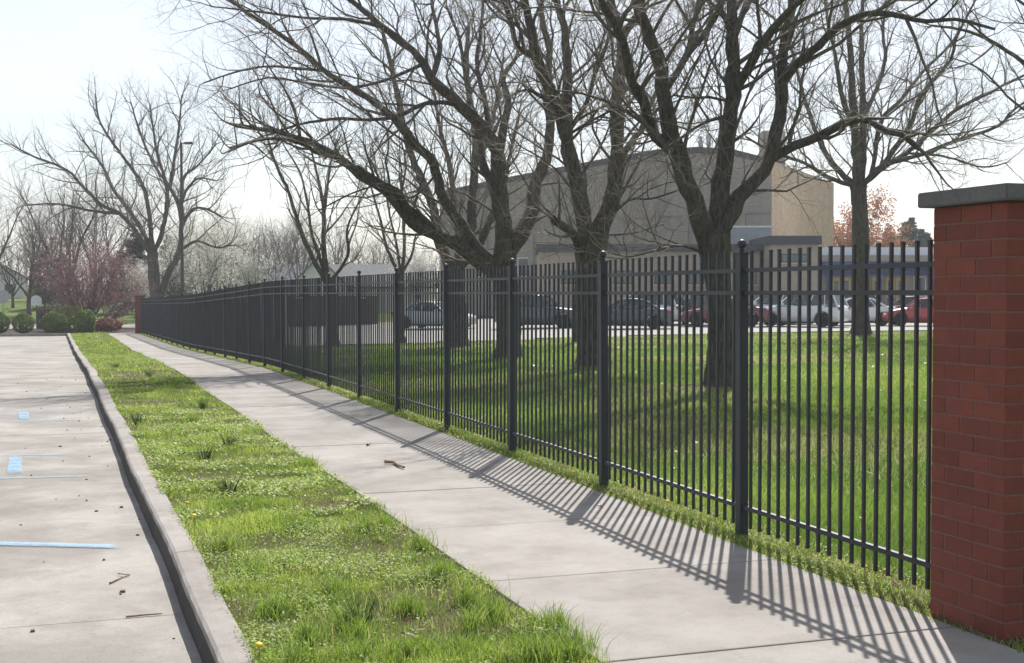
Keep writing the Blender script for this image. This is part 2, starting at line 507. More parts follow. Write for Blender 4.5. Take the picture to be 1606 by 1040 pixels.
vs = np.concatenate([np.arange(Y0, 14, .25), np.arange(14, Y1 + .01, .8)])
strip('verge', lambda y: KERB0(y) + KERBW - .02, lambda y: WALK0(y) + .05, vs, 10, -.018, M['soil'], jitter=.006)
strip('fence_verge', lambda y: WALK1(y) - .05, lambda y: FENCE(y) + .3, vs, 5, -.015, M['soil'], jitter=.005)
ly = np.concatenate([np.arange(Y0, 47.1, .7)])
strip('lawn', lambda y: FENCE(y) + .28, lambda y: y * 0 + 75, ly, 90, -.012, M['lawn_ground'], jitter=.006)
strip('school_lot', lambda y: y * 0 + 5.2, lambda y: y * 0 + 95, np.arange(47.0, 84.1, 1.85), 24, -.11, M['far_concrete'])
tag(strip('cross_street', -120, 5, np.arange(90, 105, 2.4), 20, -.12, M['far_concrete']))
strip('street_bed', -40, 4.6, np.arange(74.0, 89, 2), 10, -.10, M['mulch'])

# lot edge kerb behind the lawn
kb = MB()
for k in range(18):
    x0 = 5.2 + k * 4
    kb.box(x0, x0 + 3.98, 47.0, 47.15, G(x0, 47) - .3, G(x0 + 2, 47) + .01)
tag(kb.build('lawn_kerb', M['kerb_concrete']), kind='structure')

# pavement: every slab between two joints
walk = empty('sidewalk', (0, 0, 0)); tag(walk, kind='structure')
joints = [5.1 + 1.655 * k for k in range(-4, 42)]
for a, b in zip(joints[:-1], joints[1:]):
    if b < Y0 or a > Y1 - .5: continue
    yy = np.linspace(a + .004, b - .004, 8)
    tilt = random.uniform(-.0025, .0025)
    o = strip('slab', WALK0, WALK1, yy, 6, tilt, M['sidewalk_concrete'], parent=walk, thick=.09, kind=None)
    md = o.modifiers.new('b', 'BEVEL'); md.width = .008; md.segments = 2; md.limit_method = 'ANGLE'; md.angle_limit = .8
jb = strip('joint_filler', lambda y: WALK0(y) + .01, lambda y: WALK1(y) - .01, np.arange(Y0, Y1, .8), 4, -.022, M['soil'], parent=walk)

# kerb
kerb = empty('kerb', (0, 0, 0)); tag(kerb, kind='structure')
prof = [(0, -.30), (-.012, -.30 + .14), (.0, -.03), (.010, -.012), (.028, -.001), (.09, .002), (KERBW - .02, .0), (KERBW, -.012), (KERBW + .002, -.30)]
yk = Y0
while yk < Y1:
    y2 = min(yk + 3.05, Y1)
    yy = np.linspace(yk + .004, y2 - .004, 16)
    v, f = [], []
    for y in yy:
        for (dx, dz) in prof:
            x = KERB0(y) + dx
            v.append((x + random.gauss(0, .0012), y, G(x, y) + dz + random.gauss(0, .0006)))
    n = len(prof)
    for k in range(len(yy) - 1):
        for q in range(n - 1):
            f.append((k * n + q, k * n + q + 1, (k + 1) * n + q + 1, (k + 1) * n + q))
    f.append(tuple(range(n))); f.append(tuple((len(yy) - 1) * n + q for q in range(n))[::-1])
    o = link('kerb_stone', pymesh('kerb_stone', v, f, False), M['kerb_concrete'], kerb)
    o.data.materials.append(M['kerb_grime_shade'])
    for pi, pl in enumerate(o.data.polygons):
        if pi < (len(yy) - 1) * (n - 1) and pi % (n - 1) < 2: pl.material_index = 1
    yk = y2
# far end kerb of the lot
mb = MB()
ek = link('kerb_stone', None, None, kerb) if False else None
for k in range(6):
    x1 = -.18 - k * 3.05
    z = float(G(0, 73.7))
    MB().box(x1 - 3.04, x1, 73.6, 73.78, z - .3, z + .0).build('kerb_stone', M['kerb_concrete'], kerb, bevel=.02, seg=2)

# parking lot slabs
LOTZ = -.15
lot = empty('parking_lot', (0, 0, 0)); tag(lot, kind='structure')
ycuts = [-2, 2.3, 7.17, 12.0, 16.9, 21.8, 26.7, 31.6, 36.5, 41.4, 46.3, 51.2, 56.1, 61, 66, 73.6]
xcuts = [-24, -19.2, -14.4, -9.6, -4.8]
for a, b in zip(ycuts[:-1], ycuts[1:]):
    cols = list(zip(xcuts[:-1], xcuts[1:])) + [(-4.8, None)]
    for x0, x1 in cols:
        if b < 8 and x1 is not None: continue
        yy = np.linspace(a + .003, b - .003, 8)
        fb_ = (lambda y: KERB0(y) + .01) if x1 is None else x1 - .003
        strip('slab', x0 + .003, fb_, yy, 8, LOTZ + random.uniform(-.0012, .0008), M['lot_concrete'], parent=lot, thick=.1, kind=None)
strip('joint_filler', -24, lambda y: KERB0(y), np.arange(-2, 73.6, 2), 8, LOTZ - .02, M['mulch'], parent=lot)

def lot_pt(px, py):
    """point of the lot surface under a photo pixel"""
    Z = 8.0
    for _ in range(30):
        p = P(px, 460, Z)
        h = EYE - (float(G(p.x, p.y)) + LOTZ)
        Z = h * FPX / max(py - 460.6, 5)
    p = P(px, 460, Z)
    return Vector((p.x, p.y, float(G(p.x, p.y)) + LOTZ + .005))
def paint_quad(c4, name='painted_line', mat='blue_line_paint'):
    ps = [lot_pt(*q) for q in c4]
    n, m, v, f, wr = 12, 4, [], [], []
    for k in range(n + 1):
        s = k / n
        a = ps[0].lerp(ps[1], s); b = ps[3].lerp(ps[2], s)
        for q in range(m + 1):
            p = a.lerp(b, q / m)
            v.append((p.x, p.y, float(G(p.x, p.y)) + LOTZ + (.005 if mat[0] == 'f' else .009)))
            wr.append((0 if q in (0, m) else .75) * (0 if k in (0, n) else 1))
    for k in range(n):
        for q in range(m): f.append((k * (m + 1) + q, (k + 1) * (m + 1) + q, (k + 1) * (m + 1) + q + 1, k * (m + 1) + q + 1))
    o = link(name, pymesh(name, v, f), M[mat], lot)
    at = o.data.attributes.new('wear', 'FLOAT', 'POINT'); at.data.foreach_set('value', wr)
    return o
paint_quad([(-260, 845), (205, 857), (205, 865), (-260, 854)])
paint_quad([(-120, 753), (150, 746), (150, 749), (-120, 757)], mat='faded_line_paint')
paint_quad([(-120, 716), (110, 712), (110, 715), (-120, 719)], mat='faded_line_paint')
paint_quad([(12, 713), (33, 713), (31, 749), (4, 750)])
paint_quad([(-120, 663), (130, 658), (130, 660), (-120, 665)], mat='faded_line_paint')
paint_quad([(-120, 645), (120, 643), (120, 645), (-120, 647)], mat='faded_line_paint')
paint_quad([(25, 645), (43, 645), (46, 661), (27, 662)])

# ------------------------------------------------------------------ the iron fence
def fz(y): return float(G(FENCE(y), y))
fence = empty('iron_fence', (float(FENCE(7.5)), 7.5, 0))
tag(fence, 'long black metal picket fence with ball topped posts beside the sidewalk', 'fence')
fo = np.array(fence.location)
post_me = MB().box(-.032, .032, -.032, .032, -.05, 1.862).box(-.037, .037, -.037, .037, 1.858, 1.876).mesh('post', bevel=.003)
ball = [(.012, 1.874), (.013, 1.884), (.021, 1.889), (.011, 1.897), (.012, 1.900)] + [(.031 * math.sin(a), 1.927 - .031 * math.cos(a)) for a in np.linspace(.45, math.pi - .05, 9)]
ball_me = MB().lathe(ball, 14).mesh('ball_finial', smooth_shade=True)
picket_me = MB().box(-.0088, .0088, -.0088, .0088, .06, 1.868).box(-.010, .010, -.010, .010, 1.866, 1.878).mesh('picket')
posts = [5.36] + [7.505 + 2.37 * k for k in range(28)]
rest = MB(); count = 0
for k, y in enumerate(posts):
    if k:
        p = link('post', post_me, M['fence_paint'], fence, (float(FENCE(y)) - fo[0], y - fo[1], fz(y)))
        p.rotation_euler = (random.gauss(0, .003), random.gauss(0, .003), random.gauss(0, .01))
        link('ball_finial', ball_me, M['fence_paint'], p)
    if k + 1 < len(posts):
        y2 = posts[k + 1]
        xa, xb, za, zb = float(FENCE(y)), float(FENCE(y2)), fz(y), fz(y2)
        for hz in (1.752, 1.605, .19):
            b = MB()
            w = .0145
            v = []
            for (x, yy, z) in ((xa, y, za), (xb, y2, zb)):
                v += [(x - w - fo[0], yy - fo[1], z + hz - .0135), (x + w - fo[0], yy - fo[1], z + hz - .0135), (x + w - fo[0], yy - fo[1], z + hz + .0135), (x - w - fo[0], yy - fo[1], z + hz + .0135)]
            b.add(v, [(0, 1, 2, 3), (7, 6, 5, 4), (0, 4, 5, 1), (1, 5, 6, 2), (2, 6, 7, 3), (3, 7, 4, 0)])
            b.build('rail', M['fence_paint'], fence)
        n = 18 if k == 0 else 19
        for q in range(n):
            s = (q + 1) / (n + 1) if k else (q + .9) / (n + .9)
            yy = y + (y2 - y) * s; xx = xa + (xb - xa) * s; zz = za + (zb - za) * s
            if count < 300:
                o = link('picket', picket_me, M['fence_paint'], fence, (xx - fo[0], yy - fo[1], zz))
                o.rotation_euler = (random.gauss(0, .0015), random.gauss(0, .0015), 0)
            else:
                rest.box(xx - .0095 - fo[0], xx + .0095 - fo[0], yy - .0095 - fo[1], yy + .0095 - fo[1], zz + .06, zz + 1.875)
            count += 1
tag(rest.build('far_pickets', M['fence_paint'], fence), kind='stuff')

# ------------------------------------------------------------------ brick pillars
def near_pillar():
    x0, y0, wdt = 4.045, 4.80, .535
    root = empty('brick_pillar', (x0, y0, 0))
    tag(root, 'large red brick pillar with grey stone cap close at the right edge', 'pillar')
    ch, bl, mj = .0842, wdt / 2.5, .009
    n = 24
    H = n * ch
    MB().box(.004, wdt - .004, .004, wdt - .004, -.2, H).build('mortar_core', M['pillar_mortar'], root)
    half, d = bl / 2, .09
    def mk(L):
        return MB().box(mj / 2, L - mj / 2, 0, d, mj / 2, ch - mj / 2).mesh('brick', bevel=.002)
    full, hlf = mk(bl), mk(bl / 2)
    for c in range(n):
        pat = [0, 1, 1] if c % 2 else [1, 1, 0]
        for side in range(4):
            pos = 0
            pp = pat if side % 2 == 0 else pat[::-1]
            for q in pp:
                L = bl if q else bl / 2
                o = link('brick', full if q else hlf, M['pillar_brick'], root)
                out = random.uniform(-.0012, .0012)
                z = c * ch
                if side == 0: o.location = (pos, out, z)                                   # front, faces -y
                elif side == 1: o.location = (wdt - out, pos, z); o.rotation_euler.z = math.pi / 2
                elif side == 2: o.location = (wdt - pos, wdt - out, z); o.rotation_euler.z = math.pi
                else: o.location = (out, wdt - pos, z); o.rotation_euler.z = -math.pi / 2
                pos += L
    cb = MB().box(-.055, wdt + .055, -.055, wdt + .055, H + .004, H + .078)
    cb.build('cap', M['cap_stone'], root, bevel=.006, seg=2)
near_pillar()
fx, fy = float(FENCE(72)) - .26, 72.0
fpz = float(G(fx, fy))
fp = empty('brick_pillar', (fx, fy, fpz)); tag(fp, 'small distant red brick pillar at the far end of the fence', 'pillar')
MB().box(0, .53, 0, .53, -.2, 2.02).build('shaft', M['red_brick_wall'], fp)
MB().box(-.06, .59, -.06, .59, 2.02, 2.10).build('cap', M['cap_stone'], fp, bevel=.006)

# ------------------------------------------------------------------ grass
def blades(name, x, y, z, h, w, lean, tint, dry, mat, segs=2):
    n = len(x)
    az = RNG.uniform(0, 2 * np.pi, n); la = RNG.uniform(0, 2 * np.pi, n)
    cx, cy = np.cos(az) * w, np.sin(az) * w
    lx, ly = np.cos(la) * lean * h, np.sin(la) * lean * h
    zt = h * np.sqrt(np.clip(1 - lean ** 2 * .8, .1, 1))
    if segs == 2:
        V = np.empty((n, 5, 3))
        V[:, 0] = np.stack([x - cx, y - cy, z], -1); V[:, 1] = np.stack([x + cx, y + cy, z], -1)
        mx, my, mz = x + lx * .35, y + ly * .35, z + zt * .62
        V[:, 2] = np.stack([mx + cx * .75, my + cy * .75, mz], -1); V[:, 3] = np.stack([mx - cx * .75, my - cy * .75, mz], -1)
        V[:, 4] = np.stack([x + lx, y + ly, z + zt], -1)
        b = np.arange(n)[:, None] * 5
        L = np.concatenate([b + np.array([[0, 1, 2, 3]]), b + np.array([[3, 2, 4]])], 1)
        sizes = np.tile([4, 3], n); per = 5
    else:
        V = np.empty((n, 3, 3))
        V[:, 0] = np.stack([x - cx, y - cy, z], -1); V[:, 1] = np.stack([x + cx, y + cy, z], -1)
        V[:, 2] = np.stack([x + lx, y + ly, z + zt], -1)
        L = np.arange(n * 3).reshape(n, 3); sizes = np.full(n, 3); per = 3
    me = np_mesh(name, V.reshape(-1, 3), L, sizes)
    at = me.attributes.new('tint', 'FLOAT_COLOR', 'POINT')
    col = np.zeros((n, per, 4), np.float32); col[:, :, 0] = np.clip(tint, 0, 1)[:, None]; col[:, :, 1] = np.clip(dry, 0, 1)[:, None]; col[:, :, 3] = 1
    at.data.foreach_set('color', col.ravel())
    return link(name, me, mat)

_tab = RNG.uniform(0, 1, (6, 64, 64))
def vnoise(x, y, s, k=0):
    x = np.asarray(x) / s; y = np.asarray(y) / s
    xi, yi = np.floor(x).astype(int), np.floor(y).astype(int)
    fx_, fy_ = x - xi, y - yi
    fx_ = fx_ * fx_ * (3 - 2 * fx_); fy_ = fy_ * fy_ * (3 - 2 * fy_)
    T = _tab[k]
    g = lambda a, b: T[a % 64, b % 64]
    return (g(xi, yi) * (1 - fx_) + g(xi + 1, yi) * fx_) * (1 - fy_) + (g(xi, yi + 1) * (1 - fx_) + g(xi + 1, yi + 1) * fx_) * fy_

def scatter(fa, fb, ya, yb, dens, power=0.0):
    area = (yb - ya) * float(np.mean(fb(np.linspace(ya, yb, 9)) - fa(np.linspace(ya, yb, 9))))
    n = int(area * dens)
    y = RNG.uniform(ya, yb, n); s = RNG.uniform(0, 1, n)
    return fa(y) + (fb(y) - fa(y)) * s, y

VA = lambda y: KERB0(y) + KERBW - .03
VB = lambda y: WALK0(y) + .03
X, Y_, Hh, Ww, Ln, Ti, Dr = [], [], [], [], [], [], []
for (ya, yb, dens, wk) in ((3.0, 8, 11000, 1.0), (8, 13, 6500, 1.35), (13, 24, 2800, 2.1), (24, 45, 750, 4.0), (45, 73.4, 330, 7)):
    x, y = scatter(VA, VB, ya, yb, dens)
    patch = vnoise(x, y, .45, 0); tuft = vnoise(x, y, .16, 1); bare = vnoise(x, y, .6, 2)
    keep = RNG.uniform(0, 1, len(x)) < np.clip(.18 + 1.5 * (bare - .25), .08, 1)
    x, y, patch, tuft, bare = x[keep], y[keep], patch[keep], tuft[keep], bare[keep]
    h = (.008 + .055 * np.clip(patch - .40, 0, 1) * 1.5 + .05 * np.clip(tuft - .66, 0, 1) * 2.6) * RNG.uniform(.6, 1.35, len(x))
    edge = np.minimum(x - VA(y), VB(y) - x)
    h *= .75 + .25 * np.clip(edge / .1, 0, 1)
    X.append(x); Y_.append(y); Hh.append(h * (1 + .1 * wk)); Ww.append(RNG.uniform(.0012, .0026, len(x)) * wk)
    Ln.append(RNG.uniform(.15, .95, len(x))); Ti.append(.08 + .95 * vnoise(x, y, .3, 3) * RNG.uniform(.5, 1.4, len(x)))
    Dr.append(np.where(RNG.uniform(0, 1, len(x)) < .07 + 1.3 * np.clip(.42 - bare, 0, 1), RNG.uniform(.5, 1, len(x)), 0))
# tall tufts
tufts = [(870, 985), (905, 1015), (770, 970), (745, 985), (840, 1030), (690, 905), (600, 825), (575, 830), (545, 980), (560, 1000), (480, 1010), (430, 960), (640, 960), (900, 1035), (735, 945), (520, 930), (390, 900), (350, 860), (660, 860), (480, 730), (300, 660), (640, 1030), (720, 1030), (560, 1035), (460, 1040)]
for (px, py) in tufts:
    c = lot_pt(px, py); Z = EYE * FPX / (py - 460.6)
    c = P(px, 460, Z)
    n = int(RNG.integers(160, 330)); rr = RNG.uniform(.05, .13)
    a = RNG.uniform(0, 2 * np.pi, n); q = np.abs(RNG.normal(0, rr, n))
    x, y = c.x + np.cos(a) * q, c.y + np.sin(a) * q
    x = np.clip(x, VA(y), VB(y) + .03)
    X.append(x); Y_.append(y); Hh.append(RNG.uniform(.06, .15, n)); Ww.append(RNG.uniform(.0015, .0027, n)); Ln.append(RNG.uniform(.2, .85, n))
    Ti.append(RNG.uniform(.1, .75, n)); Dr.append((RNG.uniform(0, 1, n) < .06) * .8)
# fence strip
FA = lambda y: WALK1(y) - .03
FB = lambda y: FENCE(y) + .30
for (ya, yb, dens, wk) in ((4.5, 12, 5200, 1.2), (12, 24, 2200, 2.0), (24, 72, 500, 4)):
    x, y = scatter(FA, FB, ya, yb, dens)
    X.append(x); Y_.append(y); Hh.append(RNG.uniform(.012, .055, len(x)) * (.4 + .9 * vnoise(x, y, .25, 4))); Ww.append(RNG.uniform(.0015, .003, len(x)) * wk)
    Ln.append(RNG.uniform(.2, .95, len(x))); Ti.append(RNG.uniform(.05, .8, len(x))); Dr.append(np.where(RNG.uniform(0, 1, len(x)) < .08 + .4 * vnoise(x, y, .4, 0), .7, 0))
cat = np.concatenate
X, Y_, Hh, Ww, Ln, Ti, Dr = map(cat, (X, Y_, Hh, Ww, Ln, Ti, Dr))
nr = Y_ < 10.5
go = blades('verge_grass', X[nr], Y_[nr], (G(X, Y_) - .02)[nr], Hh[nr] + .012, Ww[nr], Ln[nr], Ti[nr], Dr[nr], M['grass_blade'], 2)
fr_ = ~nr
gf = blades('verge_grass', X[fr_], Y_[fr_], (G(X, Y_) - .02)[fr_], Hh[fr_] + .014, Ww[fr_] * 1.3, Ln[fr_], Ti[fr_], Dr[fr_], M['grass_blade'], 1)
tag(gf, 'green verge grass towards the far end of the street', 'grass', kind='stuff')
tag(go, 'bright green uneven grass on the verge and along the fence foot', 'grass', kind='stuff')

# broad low weeds among the grass
X, Y_, Sz = [], [], []
for fa, fb, ya, yb, dens in ((VA, VB, 3.0, 9, 7500), (VA, VB, 9, 18, 2600), (VA, VB, 18, 40, 420), (FA, FB, 4.6, 12, 3800), (FA, FB, 12, 26, 1200)):
    x, y = scatter(fa, fb, ya, yb, dens)
    k = RNG.uniform(0, 1, len(x)) < np.clip(2.2 * (vnoise(x, y, .3, 5) - .3), 0.05, 1) * np.clip(.12 + 2.4 * (vnoise(x, y, .6, 2) - .22), .1, 1)
    X.append(x[k]); Y_.append(y[k]); Sz.append(RNG.uniform(.005, .014, k.sum()) * (1 if yb < 12.5 else 1.8))
X, Y_, Sz = map(cat, (X, Y_, Sz))
n = len(X); az = RNG.uniform(0, 2 * np.pi, n); tl = RNG.uniform(-.5, .9, n)
d = np.stack([np.cos(az), np.sin(az), tl], -1); e = np.stack([-np.sin(az), np.cos(az), RNG.uniform(-.3, .3, n)], -1)
c0 = np.stack([X, Y_, G(X, Y_) + RNG.uniform(.004, .035, n)], -1)
V = np.stack([c0, c0 + d * Sz[:, None] * .6 + e * Sz[:, None] * .45, c0 + d * Sz[:, None] * 1.5, c0 + d * Sz[:, None] * .6 - e * Sz[:, None] * .45], 1)
me = np_mesh('verge_weeds', V.reshape(-1, 3), np.arange(n * 4).reshape(n, 4), np.full(n, 4))
at = me.attributes.new('tint', 'FLOAT_COLOR', 'POINT'); col = np.zeros((n, 4, 4), np.float32)
col[:, :, 0] = (.35 + .65 * RNG.uniform(0, 1, n))[:, None]; col[:, :, 1] = (RNG.uniform(0, 1, n) < .1)[:, None] * .5; at.data.foreach_set('color', col.ravel())
tag(link('verge_weeds', me, M['grass_blade']), 'low broad leaved weeds among the verge grass', 'weeds', kind='stuff')

# lawn behind the fence, only where it shows, coarser with distance
X, Y_, Hh, Ww, Ln, Ti, Dr = [], [], [], [], [], [], []
for (za, zb, dens, wk, hk) in ((5.5, 10, 3000, 1.3, 1), (10, 16, 1400, 2.0, 1), (16, 25, 620, 3.0, 1.05), (25, 36, 260, 4.6, 1.1), (36, 52, 130, 7, 1.1)):
    ua, ub = -.36, .48
    n = int(dens * (zb - za) * (za + zb) / 2 * (ub - ua))
    Z = np.sqrt(RNG.uniform(za ** 2, zb ** 2, n)); u = RNG.uniform(ua, ub, n)
    x = u * Z * RX + Z * FX; y = u * Z * RY + Z * FY
    k = (x > FENCE(y) + .2) & (y < 46.9)
    x, y = x[k], y[k]; m = len(x)
    pt = vnoise(x, y, 1.1, 2); pf = vnoise(x, y, .25, 1)
    X.append(x); Y_.append(y); Hh.append((.03 + .05 * pt * pf + .02) * RNG.uniform(.6, 1.3, m) * hk); Ww.append(RNG.uniform(.0015, .0028, m) * wk)
    Ln.append(RNG.uniform(.2, .9, m)); Ti.append(.15 + .8 * vnoise(x, y, 2.3, 3) * RNG.uniform(.6, 1.4, m))
    strawy = np.clip((vnoise(x, y, 2.4, 4) - .5) * 2.2, 0, .75) + .4 * (smooth(38, 42, y) * (1 - smooth(43, 45, y)))
    Dr.append(np.where(RNG.uniform(0, 1, m) < .04 + strawy * .6, .8, 0))
X, Y_, Hh, Ww, Ln, Ti, Dr = map(cat, (X, Y_, Hh, Ww, Ln, Ti, Dr))
lg = blades('lawn_grass', X, Y_, G(X, Y_) - .015, Hh + .01, Ww, Ln, Ti, Dr, M['lawn_blade'], 1)
tag(lg, 'mown green lawn grass behind the black fence', 'grass', kind='stuff')

# wild onion clumps: stiff blue-green leaves
for (px, py, nm) in ((320, 722, 'blue green wild onion clump beside the kerb edge mid verge'), (358, 700, 'thin blue green onion clump nearer the sidewalk than its neighbour'), (213, 665, 'onion clump close to the kerb by the second blue stripe'),
                     (563, 985, 'nearest wild onion clump, upright in front verge grass'), (357, 775, 'sparse onion clump in the middle of the verge'), (318, 640, 'far onion clump halfway along the verge'), (180, 575, 'onion clump near the far narrow end of the kerb'), (232, 590, 'onion clump near far sidewalk edge')):
    c = P(px, 460, EYE * FPX / (py - 460.6))
    z = float(G(c.x, c.y))
    pth, rad = [], []
    for k in range(46):
        a = random.uniform(0, 6.28); q = abs(random.gauss(0, .035)); L = random.uniform(.09, .19)
        ln = random.uniform(.05, .5)
        b = np.array([c.x + math.cos(a) * q, c.y + math.sin(a) * q, z - .02])
        dd = np.array([math.cos(a) * ln, math.sin(a) * ln, 1.0])
        pth.append(np.array([b, b + dd * L * .5, b + dd * L + np.array([math.cos(a), math.sin(a), -.4]) * L * .12])); rad.append(np.array([.0022, .0019, .0006]))
    root = empty('onion_clump', (c.x, c.y, z)); tag(root, nm, 'plant', 'wild onion clumps in the verge')
    tubes_obj('leaves', pth, rad, 4, M['onion_leaf'], root, (c.x, c.y, z))

# dandelions
head_me = MB().lathe([(.004, -.004), (.012, .0), (.017, .006), (.013, .011), (.004, .013)], 10).mesh('flower_head', smooth_shade=True)
DL = [(402, 1028, 'dandelion beside the kerb at the bottom of the photo'), (290, 794, 'dandelion on the kerb side of the verge, further one of a pair'), (301, 815, 'dandelion on the kerb side of the verge, nearer one of a pair'),
      (1255, 852, 'dandelion under the first fence panel, left of the others'), (1348, 862, 'dandelion under the first fence panel beside bottom rail'), (1359, 899, 'dandelion nearest the brick pillar'), (1048, 792, 'dandelion at the fence foot in the second panel'), (900, 745, 'dandelion left of the second fence post')]
for (px, py, nm) in DL:
    c = P(px, 460, EYE * FPX / (py + 8 - 460.6)); z = float(G(c.x, c.y))
    root = empty('dandelion', (c.x, c.y, z - .01)); tag(root, nm, 'flower', 'yellow dandelions')
    MB().tube([(0, 0, 0), (.004, 0, .03), (.002, .003, .062)], [.002, .0018, .0016], 5).build('stem', M['onion_leaf'], root)
    o = link('flower_head', head_me, M['dandelion_petal'], root, (.002, .003, .062))
    o.rotation_euler = (random.uniform(-.4, .4), random.uniform(-.4, .4), 0); o.scale = (1.15,) * 3

# fallen leaves, sticks
leaf_me = pymesh('fallen_leaf', [(0, 0, 0), (.018, .016, .008), (.045, .014, .004), (.062, 0, .014), (.045, -.016, .010), (.018, -.014, .0)], [(0, 1, 2, 3), (0, 3, 4, 5)])
LV = [(948, 797, 0, 'single brown leaf lying on the sidewalk by the fence shadow'), (470, 902, .02, 'brown dead leaf in the verge below a dandelion pair'), (590, 862, .02, 'brown dead leaf in mid verge nearest the sidewalk'), (505, 893, .02, 'reddish dead leaf beside another in the verge'),
      (630, 985, .02, 'tan dead leaf in the front verge'), (655, 1012, .02, 'dark dead leaf in the bare front patch of verge'), (770, 1000, .02, 'brown dead leaf under the front grass tuft'), (650, 1000, .02, 'crumpled pale leaf in the bare front patch'), (1415, 930, .02, 'reddish dead leaf at the foot of the fence by the pillar')]
for (px, py, up, nm) in LV:
    c = P(px, 460, EYE * FPX / (py - 460.6)); o = link('fallen_leaf', leaf_me, M['dead_leaf'], None, (c.x, c.y, float(G(c.x, c.y)) + up + .006))
    o.rotation_euler = (random.uniform(-.3, .3), random.uniform(-.3, .3), random.uniform(0, 6)); tag(o, nm, 'leaf', 'fallen leaves')
def stick(pix, r, nm, surf='walk', fork=None):
    pts = [(lot_pt(*p) if surf == 'lot' else P(p[0], 460, EYE * FPX / (p[1] - 460.6))) for p in pix]
    pts = [Vector((p.x, p.y, float(G(p.x, p.y)) + (LOTZ if surf == 'lot' else 0) + r + .002)) for p in pts]
    root = empty('fallen_stick', pts[0]); tag(root, nm, 'stick')
    mb = MB().tube([p - pts[0] for p in pts], [r * q for q in np.linspace(1, .6, len(pts))], 7)
    mb.build('wood', M['stick_wood'], root, smooth_shade=True)
    if fork:
        q = [(lot_pt(*p) if surf == 'lot' else P(p[0], 460, EYE * FPX / (p[1] - 460.6))) for p in fork]
        q = [Vector((p.x, p.y, float(G(p.x, p.y)) + (LOTZ if surf == 'lot' else 0) + r * 2)) for p in q]
        MB().tube([p - pts[0] for p in q], [r * .7, r * .4], 6).build('side_twig', M['stick_wood'], root)
stick([(603, 728), (617, 729), (625, 734), (633, 737)], .018, 'short broken stick lying in the middle of the sidewalk')
stick([(168, 919), (185, 911), (200, 906)], .006, 'pale forked twig lying on the parking lot', 'lot', [(181, 905), (199, 907)])
stick([(193, 973), (222, 970), (250, 968)], .006, 'dark thin twig on the lot joint near the kerb', 'lot')
stick([(575, 700), (580, 698)], .012, 'small bark chip on the sidewalk behind the stick')
rb = MB()
for k in range(60):
    y = random.uniform(5, 30); x = float(KERB0(y)) - abs(random.gauss(0, .5)) - .03; s = random.uniform(.004, .012)
    z = float(G(x, y)) + LOTZ
    rb.box(x, x + s * random.uniform(1, 3), y, y + s * random.uniform(1, 3), z, z + s)
tag(rb.build('lot_debris', M['dead_leaf']), 'dark bits of bark and leaf scattered on the lot', 'debris', kind='stuff')

# ------------------------------------------------------------------ trees
UP = np.array([0, 0, 1.0])
def unit(v): return v / (np.linalg.norm(v) + 1e-9)
def resample(pts, rads, step):
    pts = np.asarray(pts, float); rads = np.asarray(rads, float)
    # Catmull-Rom through the points
    out, ro = [], []
    n = len(pts)
    for i in range(n - 1):
        p0, p1, p2, p3 = pts[max(i - 1, 0)], pts[i], pts[i + 1], pts[min(i + 2, n - 1)]
        k = max(1, int(np.linalg.norm(p2 - p1) / step))
        for s in np.arange(k) / k:
            out.append(.5 * (2 * p1 + (p2 - p0) * s + (2 * p0 - 5 * p1 + 4 * p2 - p3) * s * s + (3 * p1 - p0 - 3 * p2 + p3) * s ** 3)); ro.append(rads[i] + (rads[i + 1] - rads[i]) * s)
    out.append(pts[-1]); ro.append(rads[-1])
    return np.array(out), np.array(ro)

def side(path, rad, r, num, lens, angs, k, rcap, lift, wig, t0=.15, taper=.25, gnarl=0.0, tmax=1.0):
    """side branches growing out of one path"""
    seg = np.linalg.norm(np.diff(path, axis=0), axis=1); cum = np.concatenate([[0], np.cumsum(seg)]); L = cum[-1]
    res = []
    phase = r.uniform(0, 6.28)
    for i in range(num):
        t = t0 + (tmax - t0) * (i + r.uniform(0, 1)) / num
        s = min(t, .999) * L
        j = min(np.searchsorted(cum, s) - 1, len(seg) - 1); j = max(j, 0)
        a = (s - cum[j]) / (seg[j] + 1e-9)
        p = path[j] * (1 - a) + path[j + 1] * a
        T = unit(path[j + 1] - path[j]); rp = rad[j] * (1 - a) + rad[j + 1] * a
        ref = UP if abs(T[2]) < .9 else np.array([1., 0, 0])
        u = unit(np.cross(T, ref)); v = np.cross(T, u)
        phase += 2.4 + r.normal(0, .5)
        pr = math.cos(phase) * u + math.sin(phase) * v
        an = r.uniform(*angs)
        d = unit(T * math.cos(an) + pr * math.sin(an) + UP * lift * r.uniform(0, 1))
        ln = r.uniform(*lens) * (1 - .35 * t)
        r0 = min(rp * .7, rcap * r.uniform(.7, 1.2))
        n = k + 1
        pp = np.empty((n, 3)); pp[0] = p
        for q in range(1, n):
            d = unit(d + r.normal(0, wig, 3) + UP * lift * .35)
            pp[q] = pp[q - 1] + d * ln / k
        res.append((pp, r0 * (1 - (1 - taper) * np.linspace(0, 1, n) ** .8)))
    return res

